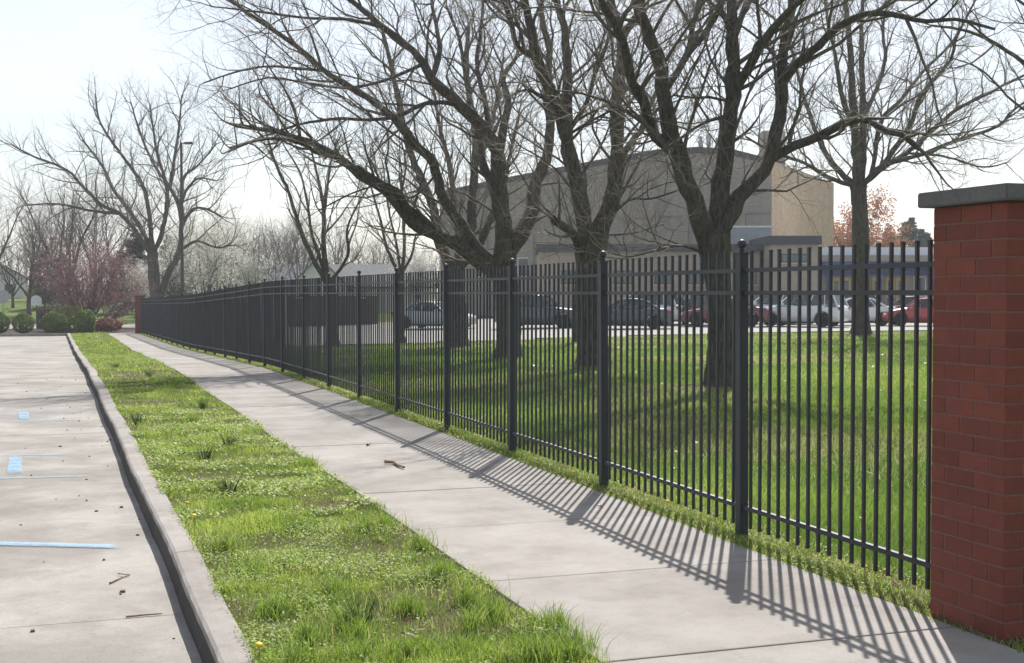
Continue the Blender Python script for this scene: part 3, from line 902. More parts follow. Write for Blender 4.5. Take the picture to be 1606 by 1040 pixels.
def crown(skel, r, dens=(1.0, 2.4, 4.2, 4.0), scale=1.0, lift=.22, lens=((1.2, 3.6), (.6, 1.7), (.3, .9), (.15, .45)), caps=(.040, .0155, .0085, .0055), t0=.2, wig=.18, levels=4):
    """all branches and twigs on a set of skeleton limbs -> list per level"""
    lev = []
    cur = skel
    ks = (6, 4, 3, 2)
    for li in range(levels):
        nxt = []
        for (p, q) in cur:
            L = np.linalg.norm(np.diff(p, axis=0), axis=1).sum()
            m = L * dens[li] / scale
            num = int(m) + (r.uniform(0, 1) < m - int(m))
            if num: nxt += side(p, q, r, num, tuple(x * scale for x in lens[li]), (.45, 1.05), ks[li], caps[li], lift, wig, t0 if li == 0 else .12)
            if li < 2 and r.uniform(0, 1) < .9:   # the tip goes on as a finer branch
                nxt += side(p, q, r, 1, tuple(x * scale * .8 for x in lens[li]), (.05, .3), ks[li], min(caps[li], q[-1] / .7), lift * .5, wig, .985)
        lev.append(nxt); cur = nxt
    return lev

def flare(path, rad):
    rad = rad.copy()
    h = path[:, 2] - path[0, 2]
    rad *= 1 + .75 * np.exp(-np.maximum(h, 0) / .26)
    return rad

def build_tree(name, label, base, trunks, limbs, r, barkm, branchm, twigm, group=None, cat='tree', sides=12, dens=None, scale=1.0, lift=.22, extra=None, t0=.2, caps=(.040, .0155, .0085, .0055), levels=4, lens=None, wig=.18, twig_sides=3):
    root = empty(name, base); tag(root, label, cat, group)
    skel = []
    for (p, q) in trunks:
        p, q = resample(p, q, .13 * scale)
        p += np.stack([r.normal(0, .004, len(p)), r.normal(0, .004, len(p)), np.zeros(len(p))], -1)
        tubes_obj('trunk', [p], [flare(p, q)], sides + 6, M[barkm], root, base, .055)
    for (p, q) in limbs:
        p, q = resample(p, q, .2 * scale)
        n = len(p); j = r.normal(0, 1, (n, 3)) * q[:, None] * .12; j[0] = 0
        p = p + j
        q = q * (1 + r.normal(0, .05, n))
        tubes_obj('limb', [p], [q], max(7, sides - 2), M[barkm], root, base, .05)
        skel.append((p, q))
    kw = {}
    if dens: kw['dens'] = dens
    if lens: kw['lens'] = lens
    lev = crown(skel, r, scale=scale, lift=lift, t0=t0, caps=caps, levels=levels, wig=wig, **kw)
    if lev[0]: tag(tubes_obj('branches', [a for a, _ in lev[0]], [b for _, b in lev[0]], 6, M[branchm], root, base), kind='stuff')
    tw = [q for l in lev[1:] for q in l]
    if tw: tag(tubes_obj('crown', [a for a, _ in tw], [b for _, b in tw], twig_sides, M[twigm], root, base), kind='stuff')
    return root, lev

def px_path(pts, Z0, dz, w0, w1):
    """limb drawn from photo pixels; its depth drifts from Z0 by dz (metres) along its length"""
    n = len(pts); out = []
    for i, (x, y) in enumerate(pts):
        s = i / max(n - 1, 1)
        Z = Z0 + dz * s ** 1.1
        p = P(x, y, Z); out.append(np.array(p))
    w = np.linspace(w0, w1, n) / 2 * Z0 / FPX
    return np.array(out), w

def photo_tree(name, label, Z, basepx, trunk, limbs, seed, **kw):
    r = np.random.default_rng(seed)
    b = P(basepx, 460, Z); base = Vector((b.x, b.y, float(G(b.x, b.y))))
    tp, tr = px_path([q[:2] for q in trunk], Z, 0, 1, 1)
    tr = np.array([q[2] for q in trunk]) / 2 * Z / FPX
    tp[0] = np.array(base) + np.array([0, 0, -.12])
    L, seen = [], []
    for (pts, dz, w0, w1) in limbs:
        z0 = Z; pts = list(pts); best = 16.0
        for (sx, sy, sz) in seen:
            d_ = math.hypot(sx - pts[0][0], sy - pts[0][1])
            if d_ < best and pts[0][1] < trunk[-1][1] - 6: best, z0, hit = d_, sz, (sx, sy)
        if best < 16.0: pts[0] = hit
        p, q = px_path(pts, z0, dz, w0, w1)
        L.append((p, q))
        n_ = len(pts)
        for i_ in range((n_ - 1) * 8):
            k_, f_ = divmod(i_, 8); f_ /= 8
            seen.append((pts[k_][0] * (1 - f_) + pts[k_ + 1][0] * f_, pts[k_][1] * (1 - f_) + pts[k_ + 1][1] * f_, z0 + dz * ((k_ + f_) / (n_ - 1)) ** 1.1))
    kw.setdefault('t0', .05)
    return build_tree(name, label, base, [(tp, tr)], L, r, 'maple_bark', 'branch_bark', 'twig_bark', **kw)

ROW = 'bare maples on the school lawn'
photo_tree('maple_tree', 'nearest bare maple with forked trunk behind the first fence panels', 22.2, 1130,
  [(1130, 607, 44), (1130, 540, 40), (1129, 470, 38), (1124, 410, 46), (1120, 368, 52)],
  [([(1114, 385), (1096, 332), (1076, 278), (1062, 236), (1048, 190), (1040, 135), (1034, 90), (1014, 45), (996, 0), (978, -60), (965, -130)], -1.2, 34, 10),
   ([(1060, 242), (1028, 213), (1016, 184), (1008, 158), (992, 132), (985, 100), (976, 62), (958, 28), (940, -8), (915, -60)], -2.6, 20, 8),
   ([(1047, 140), (1056, 122), (1079, 83), (1102, 56), (1130, 12), (1148, -40), (1160, -110)], 2.0, 14, 6),
   ([(1078, 84), (1089, 34), (1100, 0), (1106, -50)], 1.0, 9, 4),
   ([(1122, 390), (1128, 322), (1135, 265), (1143, 200), (1150, 148), (1150, 100), (1148, 50), (1146, 0), (1142, -70), (1150, -150), (1146, -240)], .8, 34, 9),
   ([(1158, 150), (1170, 112), (1190, 75), (1213, 44), (1240, 14), (1275, -15), (1320, -50), (1370, -80)], -2.4, 17, 6),
   ([(1160, 148), (1180, 130), (1206, 108), (1240, 88), (1285, 70), (1320, 50)], 1.8, 7, 3),
   ([(1140, 158), (1112, 152), (1090, 154), (1058, 150), (1030, 158)], -1.2, 5, 2),
   ([(1136, 182), (1104, 193), (1074, 212), (1050, 236)], -2, 6, 3),
   ([(1130, 365), (1160, 312), (1186, 280), (1206, 252), (1221, 202), (1227, 150), (1226, 100), (1231, 58), (1242, 18), (1252, -20), (1258, -90), (1275, -160)], 1.6, 28, 8),
   ([(1226, 126), (1240, 110), (1270, 84), (1300, 55), (1338, 29), (1378, 19), (1416, 26), (1454, 34), (1498, 30), (1560, 46)], -2.6, 15, 4),
   ([(1212, 252), (1248, 229), (1290, 212), (1320, 195), (1350, 187), (1374, 196), (1392, 207), (1415, 212), (1440, 231)], -1.6, 15, 8),
   ([(1108, 400), (1070, 385), (1030, 392), (990, 402), (962, 398)], -2.4, 5, 2),
   ([(1146, 60), (1170, 10), (1190, -40), (1198, -120)], 2.5, 14, 5),
   ([(1144, -20), (1110, -70), (1080, -140)], -2.5, 13, 5)], 11, dens=(2.0, 3.7, 5.5, 4.8), group=ROW)

photo_tree('maple_tree', 'second bare maple with a broken stub low on its left side', 28.5, 930,
  [(930, 576, 46), (930, 510, 40), (929, 440, 40), (930, 390, 44), (932, 365, 46)],
  [([(918, 402), (908, 378), (892, 362), (868, 344)], -1.0, 18, 13),
   ([(936, 380), (955, 322), (965, 272), (968, 226), (968, 150), (974, 100), (972, 50), (960, 12), (950, -40), (948, -120)], 1.0, 30, 9),
   ([(962, 265), (988, 226), (1011, 195), (1022, 160), (1040, 120)], 1.8, 12, 5),
   ([(924, 380), (914, 330), (905, 290), (893, 250), (886, 205), (870, 160), (853, 120), (840, 85), (834, 45), (824, 10), (812, -50), (806, -120)], -1.6, 28, 8),
   ([(889, 215), (890, 190), (890, 150), (890, 105), (886, 52), (876, 12), (870, -40), (872, -110)], 1.2, 20, 7),
   ([(840, 92), (812, 74), (802, 38), (788, -2), (770, -50)], -1.6, 10, 4),
   ([(900, 212), (919, 162), (930, 125), (946, 85), (956, 50), (962, 0)], -1.2, 8, 4),
   ([(898, 214), (934, 186), (966, 170), (990, 160)], -1.6, 5, 2),
   ([(870, 165), (845, 150), (825, 140), (800, 150)], -1.0, 5, 2),
   ([(972, 60), (1000, 20), (1015, -30), (1030, -100)], -1.4, 13, 5),
   ([(945, 350), (985, 315), (1020, 312), (1060, 300)], -2.0, 5, 2),
   ([(938, 368), (990, 366), (1040, 352)], 2.0, 4, 2)], 12, dens=(2.6, 3.6, 5.2, 4.6), group=ROW)

photo_tree('maple_tree', 'wide low forking bare maple whose long limbs sweep far left', 32.8, 797,
  [(797, 561, 38), (797, 500, 36), (794, 450, 38), (787, 420, 46)],
  [([(780, 430), (742, 402), (711, 381), (680, 366), (646, 348), (626, 322), (608, 301), (576, 283), (548, 258), (529, 246), (510, 235), (490, 225), (458, 214), (423, 205), (368, 197)], -4.5, 24, 5),
   ([(690, 366), (665, 343), (640, 324), (622, 298), (598, 286), (560, 262)], -2.0, 11, 7),
   ([(529, 247), (500, 240), (470, 224), (435, 217), (400, 221), (360, 232)], -5.5, 8, 3),
   ([(786, 425), (746, 386), (725, 355), (705, 325), (690, 300), (683, 270), (672, 245), (650, 225), (634, 202), (600, 169), (550, 138), (508, 111), (465, 73), (411, 35), (358, 0), (300, -40)], -3.5, 20, 4),
   ([(787, 420), (790, 362), (783, 312), (779, 280), (781, 250), (772, 220), (747, 190), (722, 165), (700, 145), (677, 125), (664, 100), (648, 80), (600, 42), (550, 0), (500, -40)], -1.2, 30, 6),
   ([(781, 252), (790, 200), (797, 160), (790, 125), (796, 108), (811, 88), (815, 50)], 1.5, 14, 4),
   ([(722, 168), (690, 160), (660, 165), (625, 182), (580, 188), (530, 186), (470, 195), (420, 212)], -3.2, 8, 3),
   ([(663, 101), (625, 118), (590, 130), (540, 138), (480, 130), (420, 122), (360, 140)], -3.0, 6, 2),
   ([(792, 420), (816, 370), (835, 330), (836, 296), (848, 270), (860, 235), (862, 190), (858, 140), (862, 80), (850, 30), (848, -40)], 2.0, 26, 7),
   ([(676, 126), (690, 80), (684, 40), (676, -10), (680, -70)], 2.2, 9, 4),
   ([(784, 300), (760, 262), (752, 215), (738, 170), (730, 120), (720, 60), (700, 10)], 2.6, 13, 4),
   ([(772, 222), (760, 160), (748, 100), (755, 40), (760, -30)], 2.5, 10, 4),
   ([(510, 112), (470, 108), (430, 104), (380, 110), (320, 130)], -4, 5, 2),
   ([(600, 44), (540, 30), (480, 28), (400, 18), (330, 10)], -3, 6, 2),
   ([(683, 272), (660, 300), (640, 310), (610, 290), (560, 300), (500, 330)], -3, 4, 2)], 13, dens=(1.9, 3.5, 4.9, 4.0), group=ROW)

photo_tree('maple_tree', 'bare maple farther back with upright limbs behind the sweeping one', 42.9, 716,
  [(716, 536, 34), (716, 490, 31), (714, 450, 30), (712, 420, 32)],
  [([(708, 425), (690, 380), (680, 330), (660, 280), (640, 230), (628, 170), (615, 110), (600, 50)], -1.5, 18, 5),
   ([(712, 425), (735, 375), (740, 320), (745, 262), (745, 215), (738, 160), (732, 100), (735, 40)], 1, 18, 5),
   ([(714, 425), (722, 380), (712, 320), (705, 260), (690, 200), (680, 140)], 2, 14, 4),
   ([(718, 425), (752, 385), (770, 340), (790, 290), (800, 240), (815, 180)], -2, 14, 4),
   ([(745, 262), (768, 210), (780, 150), (790, 90)], 2, 9, 4)], 14, dens=(2.3, 3.2, 4.6, 3.6), group=ROW)

photo_tree('maple_tree', 'bare maple with straight single trunk near the parked white sedan', 49.5, 1351,
  [(1352, 526, 27), (1351, 470, 24), (1350, 380, 25), (1347, 310, 24), (1346, 290, 25)],
  [([(1344, 296), (1342, 240), (1340, 190), (1336, 120), (1332, 60), (1326, 0), (1322, -60)], -1, 15, 5),
   ([(1348, 294), (1353, 240), (1353, 160), (1351, 90), (1352, 20), (1356, -50)], 1.5, 14, 4),
   ([(1352, 292), (1376, 266), (1402, 254), (1442, 243), (1503, 220), (1566, 197), (1590, 172), (1625, 150)], -2, 10, 3),
   ([(1354, 288), (1386, 262), (1422, 240), (1465, 202), (1503, 170), (1549, 147), (1604, 119), (1650, 100)], 1, 10, 3),
   ([(1384, 262), (1424, 202), (1440, 160), (1460, 130), (1490, 95), (1502, 55), (1530, 0)], -2.5, 9, 3),
   ([(1360, 270), (1382, 190), (1410, 160), (1450, 110), (1490, 70), (1520, 20)], 3, 8, 3),
   ([(1342, 294), (1312, 264), (1290, 232), (1270, 180), (1255, 130), (1240, 70)], 1.5, 11, 4),
   ([(1338, 292), (1300, 278), (1260, 255), (1215, 240), (1170, 215)], -2.5, 8, 3),
   ([(1340, 200), (1320, 150), (1312, 100), (1300, 40), (1290, -20)], -2, 9, 3),
   ([(1353, 180), (1375, 140), (1388, 90), (1385, 40), (1400, -20)], 2, 8, 3),
   ([(1422, 240), (1480, 245), (1540, 262), (1580, 255)], -2, 4, 2)], 15, dens=(2.1, 3.3, 4.7, 3.5), group=ROW)

photo_tree('maple_tree', 'bare crown reaching into the top right corner above the pillar', 30, 1790,
  [(1790, 565, 46), (1790, 480, 40), (1788, 400, 38), (1785, 330, 42)],
  [([(1780, 345), (1740, 270), (1690, 200), (1640, 130), (1580, 80), (1520, 50), (1460, 40)], -2.5, 12, 2.5),
   ([(1782, 345), (1760, 240), (1720, 140), (1670, 60), (1610, 10), (1550, -30)], 2, 13, 3),
   ([(1786, 340), (1790, 220), (1780, 100), (1770, 0), (1750, -100)], 0, 26, 6),
   ([(1690, 200), (1640, 190), (1590, 160), (1540, 110), (1490, 90)], 2, 6, 2),
   ([(1720, 140), (1690, 60), (1640, -10), (1600, -70)], -3, 10, 3),
   ([(1790, 345), (1830, 250), (1880, 150), (1930, 50)], 2, 20, 5)], 24, dens=(1.5, 2.8, 3.8, 3.0), group=ROW)

photo_tree('maple_tree', 'slender bare tree left of the white gable with several rising stems', 46, 521,
  [(521, 531, 19), (521, 490, 16), (519, 455, 16), (516, 438, 18)],
  [([(512, 444), (486, 396), (468, 350), (452, 300), (430, 250), (415, 200)], -1, 9, 3),
   ([(515, 442), (507, 382), (508, 335), (500, 285), (488, 235)], 1, 10, 3),
   ([(518, 442), (545, 402), (544, 362), (556, 330), (580, 290)], -1.5, 6, 2),
   ([(514, 440), (490, 370), (482, 320), (470, 270), (440, 220)], 1.5, 6, 2),
   ([(508, 340), (514, 290), (520, 250), (535, 210)], -1, 5, 2)], 16, dens=(1.3, 2.2, 3.2, 1.8), group=ROW)

photo_tree('maple_tree', 'thin young tree just left of the second maple trunk', 46, 905,
  [(905, 530, 11), (905, 480, 9), (906, 440, 9), (907, 410, 9)],
  [([(906, 415), (900, 370), (890, 330), (878, 290)], 1, 6, 2), ([(907, 415), (912, 360), (915, 310), (908, 260)], -1, 6, 2), ([(907, 420), (925, 380), (940, 340)], 1, 4, 2)], 17, dens=(1.4, 2, 3, 1.4), group=ROW)

photo_tree('maple_tree', 'thin young tree framed by the fifth fence post', 52, 628,
  [(628, 528, 13), (628, 480, 11), (628, 445, 11), (628, 425, 12)],
  [([(625, 428), (608, 392), (598, 350), (584, 300), (574, 262)], -1, 6, 2), ([(628, 428), (622, 385), (612, 340), (605, 300), (602, 260)], 1, 5, 2),
   ([(630, 428), (634, 390), (632, 340), (630, 290), (628, 250)], -1, 6, 2), ([(632, 426), (646, 400), (652, 370), (668, 340)], 1, 5, 2)], 18, dens=(1.4, 2, 3, 1.4), group=ROW)

photo_tree('maple_tree', 'big spreading bare tree beside the lamp post at the far fence end', 92, 248,
  [(250, 520, 25), (248, 480, 21), (243, 446, 18), (240, 415, 17), (239, 396, 17)],
  [([(239, 400), (221, 377), (208, 356), (187, 335), (159, 321), (131, 294), (104, 266), (52, 245), (20, 228)], -3, 8.5, 2.2),
   ([(239, 400), (235, 342), (225, 294), (208, 266), (180, 228), (156, 190), (150, 150)], 2, 8, 2.2),
   ([(242, 398), (256, 356), (263, 308), (256, 273), (246, 238), (240, 200), (235, 165)], -1, 8, 2.2),
   ([(250, 470), (266, 425), (280, 398), (285, 356), (280, 321), (266, 294), (242, 259), (221, 211), (205, 160)], 2, 11, 2.2),
   ([(285, 356), (291, 342), (304, 328), (322, 327), (346, 339)], -1, 7, 3),
   ([(283, 330), (291, 301), (311, 280), (340, 284)], -2, 6, 2), ([(284, 340), (288, 280), (310, 260), (340, 225)], 2, 6, 2),
   ([(266, 296), (275, 240), (282, 190), (285, 150)], 2, 6, 2), ([(239, 392), (210, 340), (180, 300), (160, 260), (130, 220)], 3, 8, 3),
   ([(187, 335), (140, 330), (90, 320), (40, 322)], -3, 5, 2), ([(286, 390), (310, 378), (340, 388), (370, 384)], -2, 5, 2)], 19,
  dens=(3.4, 3.6, 4.0, 3.0), scale=1.7, caps=(.055, .022, .014, .010), wig=.2, lens=((.9, 3.0), (.5, 1.5), (.3, .9), (.15, .45)), group='bare trees beyond the street')

for (px, Z, rr) in ((1130, 22.2, .62), (930, 28.5, .62), (797, 32.8, .6), (716, 42.9, .65), (1351, 49.5, 1.0), (521, 46, .5)):
    b = P(px, 460, Z); v, f = [], []
    for i_ in range(5):
        for k_ in range(18):
            a = k_ * math.pi / 9; q = rr * (i_ / 4) * (1 + .16 * math.sin(3 * a + px) + .1 * math.sin(5 * a))
            x, y = b.x + q * math.cos(a), b.y + q * math.sin(a)
            v.append((x, y, float(G(x, y)) + .06 * (1 - (i_ / 4) ** 2) - .016 * (i_ == 4) + .004))
    for i_ in range(4):
        for k_ in range(18): f.append((i_ * 18 + k_, i_ * 18 + (k_ + 1) % 18, (i_ + 1) * 18 + (k_ + 1) % 18, (i_ + 1) * 18 + k_))
    tag(link('soil_patch', pymesh('soil_patch', v, f, True), M['mulch']), kind='structure')
# leaf and twig litter over the lawn
n = 900
Z = np.sqrt(RNG.uniform(8 ** 2, 44 ** 2, n)); u = RNG.uniform(-.3, .42, n)
x = u * Z * RX + Z * FX; y = u * Z * RY + Z * FY; kk = (x > FENCE(y) + .3) & (y < 46); x, y = x[kk], y[kk]; n = len(x)
az = RNG.uniform(0, 6.28, n); sz = RNG.uniform(.02, .05, n)[:, None]
d = np.stack([np.cos(az), np.sin(az), RNG.uniform(-.2, .5, n)], -1); e = np.stack([-np.sin(az), np.cos(az), RNG.uniform(-.3, .3, n)], -1)
c0 = np.stack([x, y, G(x, y) + RNG.uniform(.03, .06, n)], -1)
V = np.stack([c0 - d * sz, c0 + e * sz * .6, c0 + d * sz, c0 - e * sz * .6], 1)
tag(link('lawn_litter', np_mesh('lawn_litter', V.reshape(-1, 3), np.arange(n * 4).reshape(n, 4), np.full(n, 4)), M['dead_leaf']), 'old brown leaves scattered over the lawn', 'leaf litter', kind='stuff')

# --- generic far trees: a few grown kinds, copied with their own turn and size
def grown(seed, H=11.0, trunk_h=2.6, nl=7, spread=.62, r0=.22, dens=(1.7, 2.9, 3.9, 2.6), scale=1.5, mats=('maple_bark', 'branch_bark', 'far_twig_bark'), caps=(.05, .022, .013, .009), levels=4, stems=1):
    r = np.random.default_rng(seed)
    root_pts = [np.array([0, 0, -.15]), np.array([0, 0, trunk_h * .5]), np.array([r.normal(0, .1), r.normal(0, .1), trunk_h])]
    trunks = [(np.array(root_pts), np.array([r0, r0 * .88, r0 * .85]))]
    limbs = []
    if stems > 1: trunks = []
    for i in range(nl):
        a = i * 2.4 + r.uniform(-.4, .4); sp = spread * (r.uniform(.5, 1.25) if stems == 1 else r.uniform(.02, 1.15))
        if i == 0: sp *= .25
        p = np.array([0, 0, trunk_h * r.uniform(.72, 1.0)]) if stems == 1 else np.array([r.normal(0, .12), r.normal(0, .12), -.1])
        d = unit(np.array([math.cos(a) * sp, math.sin(a) * sp, 1]))
        L = (H - trunk_h) * r.uniform(.72, 1.05); k = 7
        pts = [p]
        for q in range(k):
            d = unit(d + r.normal(0, .11, 3) + UP * .05); pts.append(pts[-1] + d * L / k)
        limbs.append((np.array(pts), r0 * r.uniform(.42, .62) * np.linspace(1, .18, k + 1)))
    return trunks, limbs, r
def far_tree(name, seed, label, group, **kw):
    mats = kw.pop('mats', ('maple_bark', 'branch_bark', 'far_twig_bark'))
    dens = kw.get('dens', (1.7, 2.9, 3.9, 2.6)); scale = kw.get('scale', 1.5); caps = kw.get('caps', (.05, .022, .013, .009)); lv = kw.get('levels', 4)
    tr, li, r = grown(seed, **kw)
    return build_tree(name, label, Vector((0, 0, 0)), tr, li, r, *mats, group=group, dens=dens, scale=scale, caps=caps, levels=lv, sides=8, twig_sides=3)

def leaf_quads(pts, size, r, flat=.3):
    n = len(pts); a = r.normal(0, 1, (n, 3)); a /= np.linalg.norm(a, axis=1, keepdims=True)
    b = np.cross(a, r.normal(0, 1, (n, 3))); b /= np.linalg.norm(b, axis=1, keepdims=True) + 1e-9
    s = (size * r.uniform(.6, 1.4, n))[:, None]
    V = np.stack([pts - a * s, pts + b * s * .55, pts + a * s, pts - b * s * .55], 1)
    return V.reshape(-1, 3), np.arange(n * 4).reshape(n, 4)
def twig_points(lev, n, r, which=(2, 3), spread=.05):
    pool = [p for l in which if l < len(lev) for p, _ in lev[l]]
    idx = r.integers(0, len(pool), n)
    t = r.uniform(.15, 1, n); out = np.empty((n, 3))
    for k in range(n):
        p = pool[idx[k]]; f = t[k] * (len(p) - 1); j = min(int(f), len(p) - 2)
        out[k] = p[j] + (p[j + 1] - p[j]) * (f - j)
    return out + r.normal(0, spread, (n, 3))

def place(root, px, Z, rz, sc, label=None, first=False, dz=0, hillz=True):
    o = root if first else copy_tree(root)
    g = ground_at(px, Z)
    o.location = (g.x, g.y, g.z - .35 * (Z > 104) + (float(hill(g.x, g.y)) + .3 if hillz and g.y > 104 else 0) + dz - (.4 if g.y > 84 and g.y <= 104 else 0)); o.rotation_euler = (0, 0, rz); o.scale = (sc,) * 3
    if label: o['label'] = label
    return o

FG = 'bare trees beyond the street'
protos = [far_tree('bare_tree', 31, 'bare tree', FG, H=12, nl=8, r0=.24), far_tree('bare_tree', 32, 'bare tree', FG, H=10, nl=7, spread=.8, trunk_h=2.0), far_tree('bare_tree', 33, 'bare tree', FG, H=13, nl=6, spread=.4, trunk_h=3.2, r0=.2)]
spots = [(0, 108, 108, .4, 1.05, 'rounded bare tree rising behind the red budding tree'), (1, 20, 120, 1.2, .62, 'low bare tree on the grassy hill at the left edge'), (2, 60, 150, 2.2, .75, 'bare tree on the hill crest between left edge and red budding tree'),
 (1, 372, 120, 3.0, .85, 'bare tree right of the blossom trees above the far fence'), (2, 404, 105, .9, .62, 'narrow bare tree above the fence right of the lamp post'), (0, 440, 130, 2.6, .85, 'hazy bare tree behind the white gable house, left of it'),
 (1, 585, 150, .3, .85, 'small hazy bare tree right of the white gable house'), (2, 560, 165, 1.9, .7, 'distant bare tree over the grey roof'), (0, 640, 170, 4.0, .7, 'distant bare tree between the young tree and the school wall'),
 (2, 470, 112, 5.1, .66, 'upright bare tree just left of the white gable'), (1, 1560, 180, .8, .9, 'distant bare tree above the stone cap of the near pillar'), (0, 1480, 190, 2.0, .8, 'distant bare tree left of the near pillar cap'),
 (2, 150, 128, .2, .9, 'bare tree directly behind the top of the red budding tree'), (0, 180, 140, 1.7, 1.0, 'hazy bare tree right above the red budding tree'), (1, 45, 112, 5.0, .95, 'broad bare tree above the small white street sign'), (0, 300, 126, 5.2, .8, 'bare tree behind the blossom right of the lamp post'),
 (2, 345, 118, 2.8, .72, 'upright bare tree among the white blossom trees'), (1, 425, 122, .1, .8, 'bare tree above the pale grey shed'), (0, 455, 150, 3.9, .85, 'hazy bare tree above the dark enclosure wall, left part'), (2, 530, 140, 4.6, .8, 'hazy bare tree right behind the white gable'), (1, 610, 135, 2.4, .72, 'low bare tree left of the fifth fence post'), (0, 1455, 165, 5.0, .7, 'hazy bare tree just left of the pillar above cars'), (2, 80, 135, 3.7, .9, 'tall hazy bare tree left of the red budding tree'),
 (0, -25, 110, 3.3, .95, 'bare tree cut by the left edge of the photo'), (1, 335, 150, 4.4, .9, 'hazy bare tree behind the white blossoms'), (2, 675, 160, 3.6, .62, 'bare tree beside the left end of the school wall'), (0, 500, 190, 5.5, .8, 'farthest bare tree behind the house roof'), (1, 1420, 150, 1.0, .62, 'bare tree behind the entrance wing roof')]
used = set()
for (k, px, Z, rz, sc, nm) in spots:
    place(protos[k][0], px, Z, rz, sc, nm, k not in used); used.add(k)

# white blossom trees
bp, blev = far_tree('blossom_tree', 41, 'x', 'white blossom trees past the far fence end', H=7.5, nl=9, spread=.5, trunk_h=1.2, r0=.13, scale=1.1, caps=(.035, .018, .012, .008))
r = np.random.default_rng(5)
v, f = leaf_quads(twig_points(blev, 9000, r, (1, 2, 3), .10), .055, r)
tag(link('blossom', np_mesh('blossom', v, f, np.full(len(f), 4)), M['blossom_petal'], bp), kind='stuff')
for i, (px, Z, rz, sc, nm) in enumerate([(322, 98, 0, .95, 'white blossom tree right of the lamp post'), (222, 100, 2, .62, 'small white blossom tree left of the big tree trunks'), (358, 110, 3.3, .95, 'white blossom tree second right of the lamp post'), (275, 112, 1, .9, 'white blossom tree behind the lamp post'), (395, 104, 4.4, .6, 'low white blossom tree over the fence posts'), (655, 120, 1.4, .7, 'pale blossom tree left of the school wall')]):
    place(bp, px, Z, rz, sc, nm, i == 0)

# red budding ornamental tree
rt, rlev = far_tree('redbud_tree', 51, 'multi stemmed tree covered in dusky red buds behind the round hedges', None, H=5.0, nl=22, spread=1.5, trunk_h=.2, r0=.13, stems=9, dens=(1.6, 2.4, 3.0, 2.4), scale=.8, caps=(.022, .012, .008, .006), mats=('branch_bark', 'redbud_twig', 'redbud_twig'))
r = np.random.default_rng(6)
v, f = leaf_quads(twig_points(rlev, 26000, r, (1, 2, 3), .05), .034, r)
tag(link('buds', np_mesh('buds', v, f, np.full(len(f), 4)), M['redbud_bud'], rt), kind='stuff')
g = ground_at(134, 78); rt.location = (g.x, g.y, g.z - .1); rt.scale = (1.12, 1.12, .98)

# russet beech holding its old leaves
bt, belev = far_tree('beech_tree', 61, 'russet tree holding dry leaves beside the school wall', 'russet trees by the school', H=9, nl=8, spread=.45, trunk_h=1.0, r0=.16, scale=1.3)
r = np.random.default_rng(8)
v, f = leaf_quads(twig_points(belev, 13000, r, (1, 2, 3), .16), .11, r)
tag(link('dry_leaves', np_mesh('dry_leaves', v, f, np.full(len(f), 4)), M['beech_leaf'], bt), kind='stuff')
place(bt, 1326, 130, 0, 1.05, None, True); place(bt, 1382, 130, 2.0, .72, 'low russet tree right of the straight maple trunk')

# evergreens
def evergreen(seed, H, R, n, mat, size, label, group, top=1.0):
    r = np.random.default_rng(seed)
    root = empty('evergreen_tree', (0, 0, 0)); tag(root, label, 'tree', group)
    MB().tube([(0, 0, -.2), (0, 0, H * .5), (0, 0, H * .97)], [H * .02, H * .013, .02], 8).build('trunk', M['maple_bark'], root, smooth_shade=True)
    whorl = 26
    pth, rad, pts = [], [], []
    for k in range(whorl * 6):
        t = r.uniform(.06, .97); z = H * t
        L = R * (1 - t) ** .75 * r.uniform(.6, 1.1) + .15
        a = r.uniform(0, 6.28); d = np.array([math.cos(a), math.sin(a), r.uniform(-.15, .35)])
        b = np.array([0, 0, z]); e = b + d * L
        pth.append(np.array([b, b + d * L * .5 - [0, 0, .05 * L], e])); rad.append(np.array([.03, .018, .006]) * H / 10)
        m = int(n / (whorl * 6))
        s = r.uniform(.25, 1.05, m)[:, None]
        pts.append(b + d * L * s + r.normal(0, 1, (m, 3)) * np.array([.16, .16, .10]) * L)
    tag(tubes_obj('branches', pth, rad, 4, M['branch_bark'], root, (0, 0, 0)), kind='stuff')
    v, f = leaf_quads(np.concatenate(pts), size, r)
    tag(link('crown', np_mesh('crown', v, f, np.full(len(f), 4)), M[mat], root), kind='stuff')
    return root
EG = 'evergreen trees in the background'
eva = evergreen(71, 8.5, 3.0, 16000, 'evergreen_leaf', .12, 'x', EG)
evb = evergreen(72, 9.5, 2.8, 12000, 'pale_evergreen_leaf', .13, 'x', EG)
for i, (ev, px, Z, rz, sc, nm) in enumerate([(eva, 214, 104, 0, .82, 'dark evergreen between the red budding tree and big tree trunk'), (eva, 190, 118, 2, .7, 'dark evergreen behind the red budding tree'), (eva, 98, 125, 1, .62, 'dark evergreen left behind the red budding tree'),
   (evb, 70, 120, 0, .6, 'pale green evergreen at the left of the red budding tree'), (evb, 1425, 150, 1, 1.15, 'pale tall evergreen left of the near pillar'), (evb, 1395, 165, 3, 1.1, 'pale evergreen behind the straight maple trunk'), (eva, 596, 160, 2, .65, 'dark rounded evergreen right of the white gable house'), (evb, 1448, 140, 4, .95, 'pale evergreen touching the near pillar edge'), (eva, 570, 175, 4, .6, 'dark far evergreen over the grey roof'), (evb, 268, 118, 5, .8, 'pale evergreen behind the twin trunks')]):
    place(ev, px, Z, rz, sc, nm, nm in ('dark evergreen between the red budding tree and big tree trunk', 'pale green evergreen at the left of the red budding tree'))

